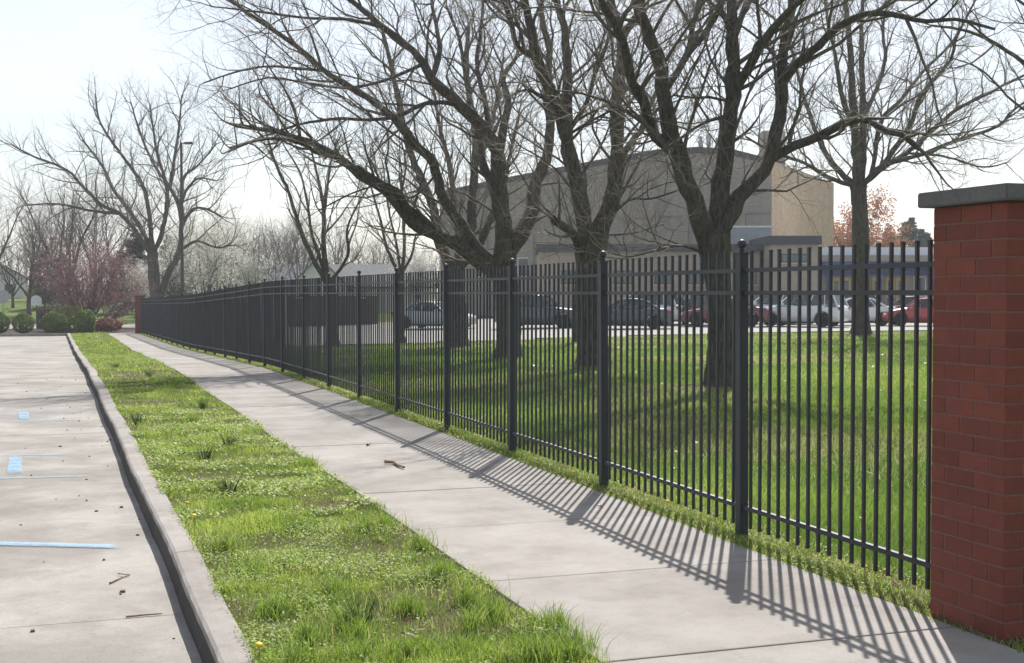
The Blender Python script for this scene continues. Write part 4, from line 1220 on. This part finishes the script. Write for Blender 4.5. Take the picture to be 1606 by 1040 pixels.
# distant wood closing the horizon
r = np.random.default_rng(9)
wp = []; wr = []
for k in range(400):
    Z = r.uniform(190, 290); px = r.uniform(-500, 2100); g = P(px, 460, Z)
    z0 = float(hill(g.x, g.y)) - .5; H = r.uniform(5, 10)
    b = np.array([g.x, g.y, z0]); wp.append(np.array([b, b + [0, 0, H * .5], b + [r.normal(0, .8), r.normal(0, .8), H]])); wr.append(np.array([.16, .10, .03]))
    for q in range(9):
        s = r.uniform(.3, .95); a = r.uniform(0, 6.28); L = r.uniform(1.2, 3.2)
        c = b + np.array([0, 0, H * s]); d = np.array([math.cos(a), math.sin(a), .9])
        wp.append(np.array([c, c + d * L * .5, c + d * L + r.normal(0, .2, 3)])); wr.append(np.array([.06, .04, .02]))
tag(tubes_obj('distant_wood', wp, wr, 3, M['far_twig_bark'], None, (0, 0, 0)), 'grey bare wood along the horizon behind houses and school', 'wood', kind='stuff')

# ------------------------------------------------------------------ shrubs at the end of the lot
def round_shrub(loc, rx, ry, h, n, mat, size, label, seed, name='round_shrub', group=None, box=.0):
    r = np.random.default_rng(seed)
    root = empty(name, loc); tag(root, label, 'shrub', group)
    d = r.normal(0, 1, (n, 3)); d /= np.linalg.norm(d, axis=1, keepdims=True)
    rr = np.clip(r.normal(.93, .07, n), .5, 1.06)[:, None]
    lump = 1 + .06 * np.sin(d[:, :1] * 6 + seed) * np.cos(d[:, 1:2] * 5) + .05 * np.sin(d[:, 2:] * 7)
    pw = 1 - box
    dd = np.sign(d) * np.abs(d) ** pw
    p = dd * rr * lump * np.array([rx, ry, h * .52]) + np.array([0, 0, h * .50])
    v, f = leaf_quads(p, size, r)
    tag(link('foliage', np_mesh('foliage', v, f, np.full(len(f), 4)), M[mat], root), kind='stuff')
    # inner mass of stems
    pth = [np.array([[0, 0, -.05], [q[0] * .3, q[1] * .3, h * .35], [q[0] * .8 * rx, q[1] * .8 * ry, h * .5 + q[2] * h * .35]]) for q in d[:60]]
    tag(tubes_obj('stems', pth, [np.array([.02, .014, .008])] * 60, 4, M['branch_bark'], root, (0, 0, 0)), kind='stuff')
    return root
HG = 'clipped round shrubs at the end of the lot'
def shrub_at(px, Z, w, h, label, seed, mat='boxwood_leaf', n=5200, **k):
    g = ground_at(px, Z); return round_shrub((g.x, g.y, g.z - .06), w / 2, w / 2, h, n, mat, .030, label, seed, group=HG, **k)
shrub_at(-2, 72.0, 1.15, 1.15, 'clipped round shrub cut by the left edge of the photo', 1)
shrub_at(36, 71.6, 1.18, 1.12, 'single small clipped round shrub left of the shrub group', 2)
shrub_at(85, 71.4, 1.50, 1.16, 'wide low clipped shrub in the middle of the shrub group', 3, n=7000)
shrub_at(132, 71.2, 1.22, 1.30, 'tall squarish clipped shrub next to the verge end', 4, n=7000, box=.18)
shrub_at(104, 74.5, 2.3, 1.45, 'yellow green wide shrub behind the clipped round ones', 5, 'yew_leaf', 9000)
g = ground_at(168, 74.0); round_shrub((g.x, g.y, g.z), .85, .7, .72, 2600, 'red_shrub_leaf', .05, 'low reddish leafy shrub right of the clipped shrubs', 6, 'red_shrub')
g = ground_at(152, 75.0); round_shrub((g.x, g.y, g.z), .5, .5, .55, 1200, 'dead_leaf', .05, 'small brown shrub under the red budding tree', 7, 'brown_shrub')

# ------------------------------------------------------------------ signs, lamp, small walls on the left
def gz(px, Z, off=0): g = ground_at(px, Z); return Vector((g.x, g.y, g.z + off))
def facing(o): o.rotation_euler.z = -HEAD
b = gz(57, 86, -.12); sg = empty('street_sign', b, -HEAD); tag(sg, 'small white sign with rounded top on a dark post by the street', 'sign')
MB().box(-.03, .03, -.02, .02, -.1, 1.9).build('post', M['sign_post_green'], sg)
poly = [(-.36, -.04, 1.52), (.36, -.04, 1.52)] + [(.36 * math.cos(a), -.04, 1.86 + .33 * math.sin(a)) for a in np.linspace(0, math.pi, 11)]
MB().prism(poly, (0, .012, 0)).build('panel', M['sign_white'], sg)
b = gz(5, 80, -.12); sg = empty('street_sign', b, -HEAD); tag(sg, 'grey back of an octagonal sign on a pale post at the left edge', 'sign')
MB().box(-.03, .03, -.02, .02, -.1, 2.5).build('post', M['galvanised'], sg)
poly = [(.42 * math.cos(math.pi / 8 + k * math.pi / 4), -.035, 2.12 + .42 * math.sin(math.pi / 8 + k * math.pi / 4)) for k in range(8)]
MB().prism(poly, (0, .008, 0)).build('panel', M['galvanised'], sg)
b = gz(88, 84, -.12); bw = empty('brick_wall', b, -HEAD - .35); tag(bw, 'low red brick sign wall with dark end behind the shrubs', 'wall')
MB().box(-1.0, 1.0, -.2, .2, -.1, 1.28).build('brickwork', M['red_brick_wall'], bw)
MB().box(-1.05, 1.05, -.25, .25, 1.282, 1.36).build('coping', M['cap_stone'], bw)
MB().box(-1.35, -1.0, -.3, .3, -.1, 1.18).build('end_block', M['dark_frame'], bw)
b = gz(110, 82, -.1); o = MB().box(-.05, .05, -.05, .05, -.1, 1.6).box(-.06, .06, -.06, .06, 1.6, 1.63).build('marker_stake', M['yellow_stake'], None, b); tag(o, 'pale yellow marker stake in front of the red budding tree', 'stake')
b = gz(286, 84, -.1); lp = empty('lamp_post', b, -HEAD); tag(lp, 'tall dark lamp post rising through the big spreading tree', 'lamp post')
MB().tube([(0, 0, -.2), (0, 0, 6), (0, 0, 12.1)], [.12, .10, .08], 10).build('pole', M['lamp_bronze'], lp, smooth_shade=True)
MB().tube([(0, 0, 12.0), (.12, 0, 12.08), (.3, 0, 12.08)], [.04, .04, .04], 8).build('arm', M['lamp_bronze'], lp)
MB().prism([(.22, -.18, 12.0), (.75, -.14, 12.03), (.75, .14, 12.03), (.22, .18, 12.0)], (0, 0, .13)).build('lamp_head', M['lamp_bronze'], lp, bevel=.02)

def gable_house(name, label, px, Z, w, d, eave, ridge, rz, wallm, roofm, off=-.3, wins=((.25, .6), (.75, .6))):
    b = gz(px, Z, off); h = empty(name, b, rz); tag(h, label, 'house')
    pts = [(-w / 2, -d / 2, -.3), (w / 2, -d / 2, -.3), (w / 2, -d / 2, eave), (0, -d / 2, ridge), (-w / 2, -d / 2, eave)]
    MB().prism(pts, (0, d, 0)).build('wall', wallm, h)
    t_ = .16; ov = .35
    for s in (-1, 1):
        sl_ = (ridge - eave) / (w / 2)
        a0 = (0, -d / 2 - ov, ridge + .02); a1 = (s * (w / 2 + ov), -d / 2 - ov, eave - sl_ * ov + .02)
        MB().prism([a0, a1, (a1[0], a1[1], a1[2] + t_), (a0[0], a0[1], a0[2] + t_)], (0, d + 2 * ov, 0)).build('roof', roofm, h)
    for (u, v_) in wins:
        x = -w / 2 + u * w; z = eave * v_
        o = MB().box(x - .5, x + .5, -d / 2 - .05, -d / 2 + .02, z - .6, z + .6).build('window', M['white_fascia'], h)
        MB().box(x - .42, x + .42, -d / 2 - .062, -d / 2 - .05, z - .52, z + .52).build('pane', M['window_glass'], o)
    return h
gable_house('house', 'white gabled house with grey roof above the fence behind slender tree', 500, 118, 5.0, 13, 2.6, 5.2, -HEAD + .15, M['white_siding'], M['shingle'])
h2 = gable_house('house', 'long grey roofed house right of the white gable', 556, 124, 8, 15, 2.6, 4.6, -HEAD + 1.57, M['white_siding'], M['shingle'], wins=((.5, .6),))
gable_house('house', 'white house on the hill at the left edge', -15, 140, 7, 9, 2.8, 4.8, -HEAD + .4, M['white_siding'], M['shingle'], 1.0)
gable_house('house', 'pale house seen low behind fence and blossom trees', 352, 150, 10, 9, 2.6, 4.6, -HEAD + .3, M['white_siding'], M['shingle'], 1.2)

# service enclosure beyond the lawn
b = gz(515, 83, -.15); en = empty('enclosure_wall', b, -HEAD); tag(en, 'dark brown enclosure wall at the back of the school lot', 'wall')
MB().box(-2.9, 3.2, -.15, .15, -.1, 1.85).build('brickwork', M['brown_brick_wall'], en)
MB().box(-2.95, 3.25, -.2, .2, 1.853, 1.93).build('coping', M['dark_frame'], en)
for x in (-2.2, .1, 1.9): MB().box(x, x + .55, -.24, -.2, 1.78, 1.86).build('bracket', M['white_fascia'], en)
b = gz(428, 78, -.15); sh = empty('utility_shed', b, -HEAD + .1); tag(sh, 'pale grey panelled shed behind the fence left of the slender tree', 'shed')
MB().box(-.75, .75, -1.2, 1.2, -.1, 2.5).build('wall', M['pale_panel'], sh)
MB().box(-.85, .85, -1.3, 1.3, 2.5, 2.6).build('roof', M['dark_roof'], sh)
MB().box(-.4, .4, -1.225, -1.2, 0, 2.0).build('door', M['galvanised'], sh)

# ------------------------------------------------------------------ the school
sb = P(1210, 460, 95); sb.z = 0
sch = empty('school_building', (sb.x, sb.y, 0), -HEAD)
tag(sch, 'large flat fronted tan and grey brick school hall behind the trees', 'building')
def L(px, py, Z):
    p = P(px, py, Z) - Vector((sb.x, sb.y, 0))
    return Vector((p.x * RX + p.y * RY, p.x * FX + p.y * FY, p.z))
def Zw(px):     # depth along the long grey face
    a, b_ = L(1210, 460, 95), L(690, 460, 112)
    u = (px - CX) / FPX
    # intersect ray with the segment in plan
    ax, ay = a.x + 0, a.y; bx_, by_ = b_.x, b_.y
    X0 = 407 / FPX * 95
    ax, ay, bx_, by_ = X0, 95, (690 - CX) / FPX * 112, 112
    t_ = (ax - u * ay) / ((ax - bx_) + u * (by_ - ay))
    return ay + (by_ - ay) * t_
prof = [(690, 303), (762, 287), (860, 268), (960, 249), (1030, 237), (1095, 233), (1150, 237), (1210, 252)]
top = [L(px, py, Zw(px)) for px, py in prof]
front = [Vector((top[0].x, top[0].y, -.3))] + top + [Vector((top[-1].x, top[-1].y, -.3))]
depth = L(1307, 460, 114) - L(1210, 460, 95); depth.z = 0
n = len(front)
MB().prism(front, depth).build('hall_wall', M['grey_brick'], sch)
# lighter side face, its own skin 3 cm proud
c0 = Vector((front[-1].x, front[-1].y, 0)); nd = Vector((depth.y, -depth.x, 0)).normalized()
MB().prism([c0 + nd * .03 + Vector((0, 0, -.3)), c0 + depth + nd * .03 + Vector((0, 0, -.3)), c0 + depth + nd * .03 + Vector((0, 0, top[-1].z - .05)), c0 + nd * .03 + Vector((0, 0, top[-1].z - .05))], -nd * .028).build('side_wall', M['tan_brick'], sch)
# roof edge
for i in range(len(top) - 1):
    a, b_ = top[i], top[i + 1]; o_ = Vector((0, -.12, 0))
    MB().prism([a + o_ - Vector((0, 0, .35)), b_ + o_ - Vector((0, 0, .35)), b_ + o_ + Vector((0, 0, .12)), a + o_ + Vector((0, 0, .12))], (0, .5, 0)).build('roof_edge', M['dark_roof'], sch)
# string course and pilasters on the grey face
fd = (L(690, 460, 112) - L(1210, 460, 95)); fd.z = 0; fl = fd.length; fd.normalize(); fnn = Vector((fd.y, -fd.x, 0))
if fnn.y > 0: fnn = -fnn
c1 = Vector((front[-1].x, front[-1].y, 0))
def face_box(name, s0, s1, z0, z1, out0, out1, mat, parent=None):
    q = [c1 + fd * s0 + fnn * out0, c1 + fd * s1 + fnn * out0, c1 + fd * s1 + fnn * out1, c1 + fd * s0 + fnn * out1]
    return MB().prism([v + Vector((0, 0, z0)) for v in q], (0, 0, z1 - z0)).build(name, mat, parent or sch)
face_box('string_course', .2, fl - .2, 7.6, 7.85, .002, .10, M['grey_brick'])
for k in range(6): face_box('pilaster', 2 + k * 4.7, 2.45 + k * 4.7, -.2, 7.55, .003, .22, M['grey_brick'])
for k in range(4):
    s = 19.2 + k * 2.1
    w = face_box('window', s, s + 1.1, 3.0, 4.6, .004, .06, M['white_fascia'])
    face_box('pane', s + .08, s + 1.02, 3.08, 4.52, .06, .075, M['window_glass'], w)
# chimney and vents
def loc_box(name, px0, px1, py, Z, d, z0, mat):
    a, b_ = L(px0, py, Z), L(px1, py, Z)
    return MB().box(a.x, b_.x, a.y, a.y + d, z0, a.z).build(name, mat, sch)
loc_box('chimney', 1197, 1232, 205, 104, 1.7, 8, M['grey_brick'])
for p0, p1, tp in ((1096, 1102, 214), (1109, 1115, 210), (1123, 1128, 216)): loc_box('roof_vent', p0, p1, tp, 106, .35, 8, M['galvanised'])

# low front wing
def low_block(label, px0, px1, pytop, Z, d, wallm, fascia, fh, wins=()):
    a, b_ = P(px0, pytop, Z), P(px1, pytop, Z)
    root = empty('school_wing', (a.x, a.y, 0), -HEAD); tag(root, label, 'building', 'low wings of the school')
    w = (b_ - a); w.z = 0; w = w.length; H = a.z
    MB().box(0, w, 0, d, -.2, H - fh).build('wall', wallm, root)
    MB().box(-.15, w + .15, -.25, d, H - fh + .003, H).build('fascia', fascia, root)
    for (p0, p1, y0, y1) in wins:
        x0 = (P(p0, 460, Z) - P(px0, 460, Z)).length; x1 = (P(p1, 460, Z) - P(px0, 460, Z)).length
        z1, z0 = P(p0, y0, Z).z, P(p0, y1, Z).z
        o = MB().box(x0, x1, -.05, .02, z0, z1).build('window', M['dark_frame'], root)
        m = (x0 + x1) / 2
        MB().box(x0 + .07, m - .03, -.065, -.05, z0 + .07, z1 - .07).build('pane', M['window_glass'], o)
        MB().box(m + .03, x1 - .07, -.065, -.05, z0 + .07, z1 - .07).build('pane', M['window_glass'], o)
        MB().box(x0 - .08, x1 + .08, -.10, .02, z0 - .1, z0 - .003).build('sill', M['tan_trim'], o)
    return root, w, H
low_block('low tan brick school wing with dark roof edge and square windows', 845, 1212, 383, 84, 7, M['wing_brick'], M['dark_roof'], .5,
          [(962, 992, 424, 446), (1026, 1054, 424, 446), (1080, 1104, 424, 446), (1160, 1186, 424, 446), (880, 905, 424, 446)])
ra, w_, H_ = low_block('short brick block with dark flat roof left of the entrance', 1209, 1284, 370, 81.5, 8, M['wing_brick'], M['dark_roof'], .55, [(1225, 1268, 398, 412)])
# grey sloping roof piece behind the low wing
a, b_ = P(1148, 357, 88), P(1209, 357, 88)
rf = empty('roof_monitor', (a.x, a.y, 4.5), -HEAD); tag(rf, 'pale blue grey roof box on the low wing against the hall', 'roof')
MB().box(0, (b_ - a).length, 0, 3, -.6, a.z - 4.5).build('panel', M['grey_roof'], rf)
MB().box(-.05, (b_ - a).length + .05, -.06, 3, a.z - 4.5 + .003, a.z - 4.5 + .12).build('edge', M['white_fascia'], rf)
# entrance wing
en2, w2, H2 = low_block('entrance wing with white roof, blue canopy and yellow doors', 1284, 1640, 388, 90, 10, M['wing_brick'], M['white_fascia'], .55)
MB().box(.1, w2, -.26, -.012, H2 - 1.0, H2 - .56).build('trim_band', M['tan_trim'], en2)
MB().box(.1, w2, -1.6, -.27, H2 - 1.45, H2 - 1.02).build('canopy', M['blue_canopy'], en2)
MB().box(.1, w2, -.5, -.012, H2 - 1.95, H2 - 1.47).build('blue_band', M['blue_canopy'], en2)
for k in range(4): MB().box(.2 + k * 3.6, .42 + k * 3.6, -1.5, -1.28, -.1, H2 - 1.46).build('column', M['blue_canopy'], en2)
k90 = 90 / FPX
for (p0, p1) in ((1304, 1319), (1320, 1335), (1368, 1379), (1389, 1404), (1405, 1419)):
    x0, x1 = (p0 - 1284) * k90, (p1 - 1284) * k90
    d_ = MB().box(x0, x1 - .03, -.08, -.01, -.1, 2.75).build('door', M['yellow_door'], en2)
    MB().box(x0 + .16, x1 - .19, -.095, -.08, 1.0, 2.5).build('pane', M['window_glass'], d_)
    MB().box(x1 - .14, x1 - .09, -.13, -.08, 1.0, 1.3).build('handle', M['galvanised'], d_)
for (p0, p1) in ((1433, 1452), (1460, 1490), (1500, 1530)):
    x0, x1 = (p0 - 1284) * k90, (p1 - 1284) * k90
    d_ = MB().box(x0, x1, -.06, -.01, .9, 2.8).build('window', M['white_fascia'], en2)
    MB().box(x0 + .07, x1 - .07, -.075, -.06, .97, 2.73).build('pane', M['window_glass'], d_)

# ------------------------------------------------------------------ person by the doors
g = P(1397, 460, 87)
per = empty('person', (g.x, g.y, -.11), -HEAD); tag(per, 'person in a blue shirt walking past the yellow doors', 'person')
J = [(0, 0, .95), (0, 0, 1.15), (0, 0, 1.38), (0, 0, 1.50), (0, -.01, 1.58), (0, -.01, 1.72),
     (.19, 0, 1.40), (.25, .04, 1.12), (.24, -.08, .88), (.24, -.11, .79), (-.19, 0, 1.40), (-.25, -.04, 1.12), (-.23, .06, .88), (-.23, .05, .79),
     (.09, 0, .90), (.10, -.10, .50), (.10, -.02, .08), (.10, -.18, .03), (-.09, 0, .90), (-.10, .10, .50), (-.10, .22, .10), (-.10, .08, .03)]
Ed = [(0, 1), (1, 2), (2, 3), (3, 4), (4, 5), (2, 6), (6, 7), (7, 8), (8, 9), (2, 10), (10, 11), (11, 12), (12, 13), (0, 14), (14, 15), (15, 16), (16, 17), (0, 18), (18, 19), (19, 20), (20, 21)]
Rd = [.15, .14, .16, .06, .075, .085, .06, .048, .038, .04, .06, .048, .038, .04, .09, .065, .045, .04, .09, .065, .045, .04]
me = bpy.data.meshes.new('body'); me.from_pydata(J, Ed, []); me.update()
t = NT('person_clothes'); tc = t.n('TexCoord'); sp = t.n('SeparateXYZ'); t.l(tc.outputs['Object'], sp.inputs[0])
mr = t.n('MapRange'); mr.inputs['From Max'].default_value = 2.0; t.l(sp.outputs[2], mr.inputs[0])
cr = t.ramp(mr.outputs[0], [(0, (.02, .02, .02)), (.05, (.03, .035, .06)), (.49, (.05, .12, .48)), (.735, (.34, .21, .15)), (.83, (.03, .022, .018))])
t.t.nodes[-1].color_ramp.interpolation = 'CONSTANT'; t.col(cr); t.rough(.8)
body = link('body', me, M['person_clothes'], per)
bpy.context.view_layer.objects.active = body
sk = body.modifiers.new('skin', 'SKIN'); ss = body.modifiers.new('sub', 'SUBSURF'); ss.levels = 1; ss.render_levels = 2
for i, q in enumerate(me.skin_vertices[0].data if me.skin_vertices else []): q.radius = (Rd[i], Rd[i])
if not me.skin_vertices:
    pass

# ------------------------------------------------------------------ parked cars
def car_meshes(kind):
    """stations: x, half width, bottom z, belt z ; cabin: (x at belt, x at roof) pairs"""
    if kind == 'sedan':
        st = [(-2.32, .62, .40, .62), (-2.26, .78, .28, .86), (-2.05, .86, .22, .98), (-1.55, .90, .20, 1.02), (-.7, .91, .20, .99), (.3, .91, .20, .97), (1.0, .90, .20, .95), (1.5, .88, .20, .88), (2.0, .84, .22, .78), (2.25, .74, .28, .68), (2.34, .58, .36, .56)]
        cab = dict(b0=-1.62, b1=1.12, t0=-.85, t1=.28, z=1.44, wb=.86, wt=.62)
        wx, wr = (-1.38, 1.40), .325
    elif kind == 'suv':
        st = [(-2.30, .70, .46, .80), (-2.26, .82, .32, 1.0), (-2.1, .90, .28, 1.10), (-1.4, .94, .26, 1.12), (-.5, .94, .26, 1.10), (.4, .94, .26, 1.09), (1.0, .93, .26, 1.07), (1.5, .92, .26, 1.02), (2.0, .88, .28, .96), (2.24, .80, .34, .84), (2.32, .64, .42, .70)]
        cab = dict(b0=-2.16, b1=1.10, t0=-1.82, t1=.30, z=1.70, wb=.90, wt=.70)
        wx, wr = (-1.36, 1.40), .365
    else:   # hatch
        st = [(-1.98, .66, .42, .74), (-1.94, .80, .28, .94), (-1.75, .87, .22, 1.02), (-1.2, .89, .20, 1.02), (-.4, .89, .20, 1.0), (.5, .89, .20, .98), (1.1, .88, .20, .95), (1.6, .85, .22, .86), (1.95, .78, .28, .74), (2.06, .60, .36, .60)]
        cab = dict(b0=-1.86, b1=1.25, t0=-1.45, t1=.28, z=1.50, wb=.85, wt=.62)
        wx, wr = (-1.25, 1.28), .32
    # lower body, with wheel arches cut up into the sill
    xs_ = np.unique(np.concatenate([[s[0] for s in st], np.concatenate([w + np.linspace(-wr * 1.22, wr * 1.22, 13) for w in wx])]))
    S_ = np.array(st)
    v, f = [], []; secs = []
    for x in xs_:
        w = np.interp(x, S_[:, 0], S_[:, 1]); zb = np.interp(x, S_[:, 0], S_[:, 2]); zt = np.interp(x, S_[:, 0], S_[:, 3])
        arch = zb
        for c in wx:
            dx = abs(x - c); R_ = wr * 1.18
            if dx < R_: arch = max(arch, wr + math.sqrt(R_ * R_ - dx * dx))
        arch = min(arch, zt - .12)
        h = zt - zb
        sec = [(w * .90, arch), (w * .985, arch + .03), (w, max(arch + .05, zb + h * .45)), (w * .99, max(arch + .07, zb + h * .72)), (w * .95, zt - .02), (w * .86, zt + .012), (w * .45, zt + .03), (0, zt + .035)]
        half = [(x, y, z) for y, z in sec]
        ring = half + [(x, -y, z) for (x, y, z) in half[-2::-1]]
        secs.append(ring)
    m = len(secs[0])
    for ring in secs: v += ring
    for i in range(len(secs) - 1):
        for q in range(m - 1):
            f.append((i * m + q, i * m + q + 1, (i + 1) * m + q + 1, (i + 1) * m + q))
        f.append((i * m + m - 1, i * m, (i + 1) * m, (i + 1) * m + m - 1))
    f.append(tuple(range(m))); f.append(tuple((len(secs) - 1) * m + q for q in range(m))[::-1])
    # roof and pillars
    zb_ = lambda x: np.interp(x, S_[:, 0], S_[:, 3]) - .01
    c = cab
    mb = MB(); mb.add(v, f)
    rt = [(c['t0'], -c['wt'], c['z']), (c['t1'], -c['wt'], c['z'] - .015), (c['t1'], c['wt'], c['z'] - .015), (c['t0'], c['wt'], c['z'])]
    n = 7
    rv, rf_ = [], []
    for i in range(n + 1):
        s = i / n; x = c['t0'] - .06 + (c['t1'] - c['t0'] + .12) * s
        zc = c['z'] + .045 * math.sin(math.pi * s)
        for q in (-1, -.8, 0, .8, 1):
            rv.append((x, q * (c['wt'] + .03), zc + .03 * (1 - q * q)))
        for q in (1, -1): rv.append((x, q * (c['wt'] + .01), zc - .05))
    for i in range(n):
        for q in range(6): rf_.append((i * 7 + q, i * 7 + q + 1, (i + 1) * 7 + q + 1, (i + 1) * 7 + q))
        rf_.append((i * 7 + 6, i * 7, (i + 1) * 7, (i + 1) * 7 + 6))
    rf_.append(tuple(range(7))); rf_.append(tuple(n * 7 + q for q in range(7))[::-1])
    mb.add(rv, rf_)
    mid = (c['b0'] + c['b1']) / 2 - .1; midt = (c['t0'] + c['t1']) / 2 - .1
    for s in (-1, 1):
        for (xb, xt, r_) in ((c['b1'], c['t1'] + .04, .035), (mid, midt, .032), (c['b0'], c['t0'] - .04, .05), ((mid + c['b0']) / 2 - .1, (midt + c['t0']) / 2 - .1, .025)):
            mb.tube([(xb, s * (c['wb'] - .005), zb_(xb) - .03), (xt, s * (c['wt'] + .015), c['z'] - .02)], [r_, r_], 5)
    body = mb.mesh('body', smooth_shade=True)
    # glass house
    gv = [(c['b0'], -c['wb'], zb_(c['b0']) - .02), (c['b1'], -c['wb'], zb_(c['b1']) - .02), (c['b1'], c['wb'], zb_(c['b1']) - .02), (c['b0'], c['wb'], zb_(c['b0']) - .02),
          (c['t0'], -c['wt'], c['z'] - .01), (c['t1'], -c['wt'], c['z'] - .01), (c['t1'], c['wt'], c['z'] - .01), (c['t0'], c['wt'], c['z'] - .01)]
    # extra belt point so the glass sits above the door line mid way
    glass = {}
    quad = lambda ids: MB().add([gv[i] for i in ids], [(0, 1, 2, 3)]).mesh('window')
    glass['windscreen'] = quad((1, 2, 6, 5)); glass['rear_window'] = quad((3, 0, 4, 7))
    glass['side_window_a'] = quad((0, 1, 5, 4)); glass['side_window_b'] = quad((2, 3, 7, 6))
    # wheels
    ty = []
    for a in np.linspace(0, 2 * math.pi, 25)[:-1]: ty.append(a)
    def disc(prof, n=20):
        v, f = [], []
        for (r_, y) in prof:
            for a in np.linspace(0, 2 * math.pi, n + 1)[:-1]: v.append((r_ * math.cos(a), y, r_ * math.sin(a)))
        for i in range(len(prof) - 1):
            for q in range(n): f.append((i * n + q, i * n + (q + 1) % n, (i + 1) * n + (q + 1) % n, (i + 1) * n + q))
        f.append(tuple(range(n))); f.append(tuple((len(prof) - 1) * n + q for q in range(n))[::-1])
        return v, f
    tyre = MB().add(*disc([(wr * .66, -.10), (wr * .93, -.11), (wr, -.07), (wr, .07), (wr * .93, .11), (wr * .66, .10)])).mesh('tyre', smooth_shade=True)
    rb_ = MB().add(*disc([(wr * .64, -.085), (wr * .66, .08), (wr * .56, .075), (wr * .52, .04)]))
    for k in range(5):
        a = k * 2 * math.pi / 5; ca, sa = math.cos(a), math.sin(a); w5 = .035
        rb_.add([(ca * .05 - sa * w5, .085, sa * .05 + ca * w5), (ca * .05 + sa * w5, .085, sa * .05 - ca * w5), (ca * wr * .6 + sa * w5, .075, sa * wr * .6 - ca * w5), (ca * wr * .6 - sa * w5, .075, sa * wr * .6 + ca * w5)], [(0, 1, 2, 3)])
    rim = rb_.mesh('rim')
    fr, re = S_[-2], S_[1]
    parts = dict(body=body, glass=glass, tyre=tyre, rim=rim, wx=wx, wr=wr, track=S_[4][1] - .10, front=fr, rear=re, kind=kind)
    return parts
CM = {k: car_meshes(k) for k in ('sedan', 'suv', 'hatch')}
def car(kind, paintm, px, Z, ang, label):
    """ang: 0 faces right in the photo, counter-clockwise seen from above"""
    m = CM[kind]; g = P(px, 460, Z)
    root = empty('parked_car', (g.x, g.y, float(G(g.x, g.y)) - .105), -HEAD + math.radians(ang)); tag(root, label, 'car', 'cars parked in the school lot')
    me = m['body'].copy(); me.materials.clear()
    link('body', me, M[paintm], root)
    for nm, gm in m['glass'].items():
        link(nm.replace('_a', '').replace('_b', ''), gm, M['car_glass'], root)
    for x in m['wx']:
        for s in (-1, 1):
            w = link('wheel', m['tyre'], M['tyre'], root, (x, s * m['track'], m['wr'])); w.rotation_euler.z = 0 if s > 0 else math.pi
            link('rim', m['rim'], M['rim'], w)
    for x in (-.75, .25):
        for s in (-1, 1):
            MB().box(x - .12, x + .08, s * .36 - .22, s * .36 + .22, .6, 1.18).build('seat', M['black_trim'], root, bevel=.04)
    fr, re = m['front'], m['rear']
    for s in (-1, 1):
        MB().box(fr[0] - .22, fr[0] + .02, s * fr[1] * .80 - .17, s * fr[1] * .80 + .17, fr[3] - .13, fr[3] + .02).build('headlight', M['headlight'], root, bevel=.03)
        MB().box(re[0] - .03, re[0] + .16, s * re[1] * .84 - .15, s * re[1] * .84 + .15, re[3] - .16, re[3] + .04).build('taillight', M['taillight'], root, bevel=.03)
        MB().box(.62, .86, s * (m['track'] + .22) - .07, s * (m['track'] + .22) + .07, m['front'][3] + .26, m['front'][3] + .40).build('wing_mirror', M[paintm], root, bevel=.03)
        MB().box(m['wx'][0] + .45, m['wx'][1] - .45, s * (m['track'] + .085) - .02, s * (m['track'] + .085) + .02, .17, .27).build('sill_trim', M['black_trim'], root)
    MB().box(re[0] - .05, re[0] - .02, -.26, .26, .62, .75).build('number_plate', M['plate'], root)
    MB().box(fr[0] + .03, fr[0] + .07, -.5, .5, .40, .56).build('grille', M['black_trim'], root)
    return root
car('sedan', 'paint_silver', 682, 70, -28, 'silver sedan parked alone at the left side of the lot')
car('suv', 'paint_graphite', 846, 67, -14, 'dark grey car parked between the second and third maple trunks')
car('sedan', 'paint_charcoal', 982, 63.5, 172, 'dark grey sedan in front, right of the second maple trunk')
car('suv', 'paint_white', 1005, 70, 160, 'white sport utility car behind the dark grey sedan')
car('suv', 'paint_black', 1082, 71, 105, 'black sport utility car seen from its end, left of nearest maple')
car('sedan', 'paint_maroon', 1137, 66.5, 168, 'dark maroon car mostly hidden by the nearest maple trunk')
car('suv', 'paint_pearl', 1213, 72.5, 150, 'pale car just right of the first tall fence post')
car('suv', 'paint_white', 1258, 66.5, 148, 'white sport utility car nearest the short brick block')
car('sedan', 'paint_white', 1340, 69, 170, 'white sedan behind the straight maple trunk')
car('suv', 'paint_pearl', 1322, 77, 165, 'pale car in the second row behind the white sedan')
car('sedan', 'paint_red', 1452, 68, 172, 'bright red car beside the near brick pillar')
car('hatch', 'paint_maroon', 1425, 77, 165, 'dark red car in the second row behind the bright red car')

# ------------------------------------------------------------------ thin spring haze
hz = MB().box(-430, 620, -70, 920, -3, 32).build('haze', None)
hm = bpy.data.materials.new('haze_air'); hm.use_nodes = True; nt = hm.node_tree; nt.nodes.clear()
ou = nt.nodes.new('ShaderNodeOutputMaterial'); pv = nt.nodes.new('ShaderNodeVolumePrincipled')
pv.inputs['Color'].default_value = (.88, .93, 1, 1); pv.inputs['Density'].default_value = .0005; pv.inputs['Anisotropy'].default_value = .35
nt.links.new(pv.outputs[0], ou.inputs['Volume']); hz.data.materials.append(hm)
tag(hz, kind='stuff')
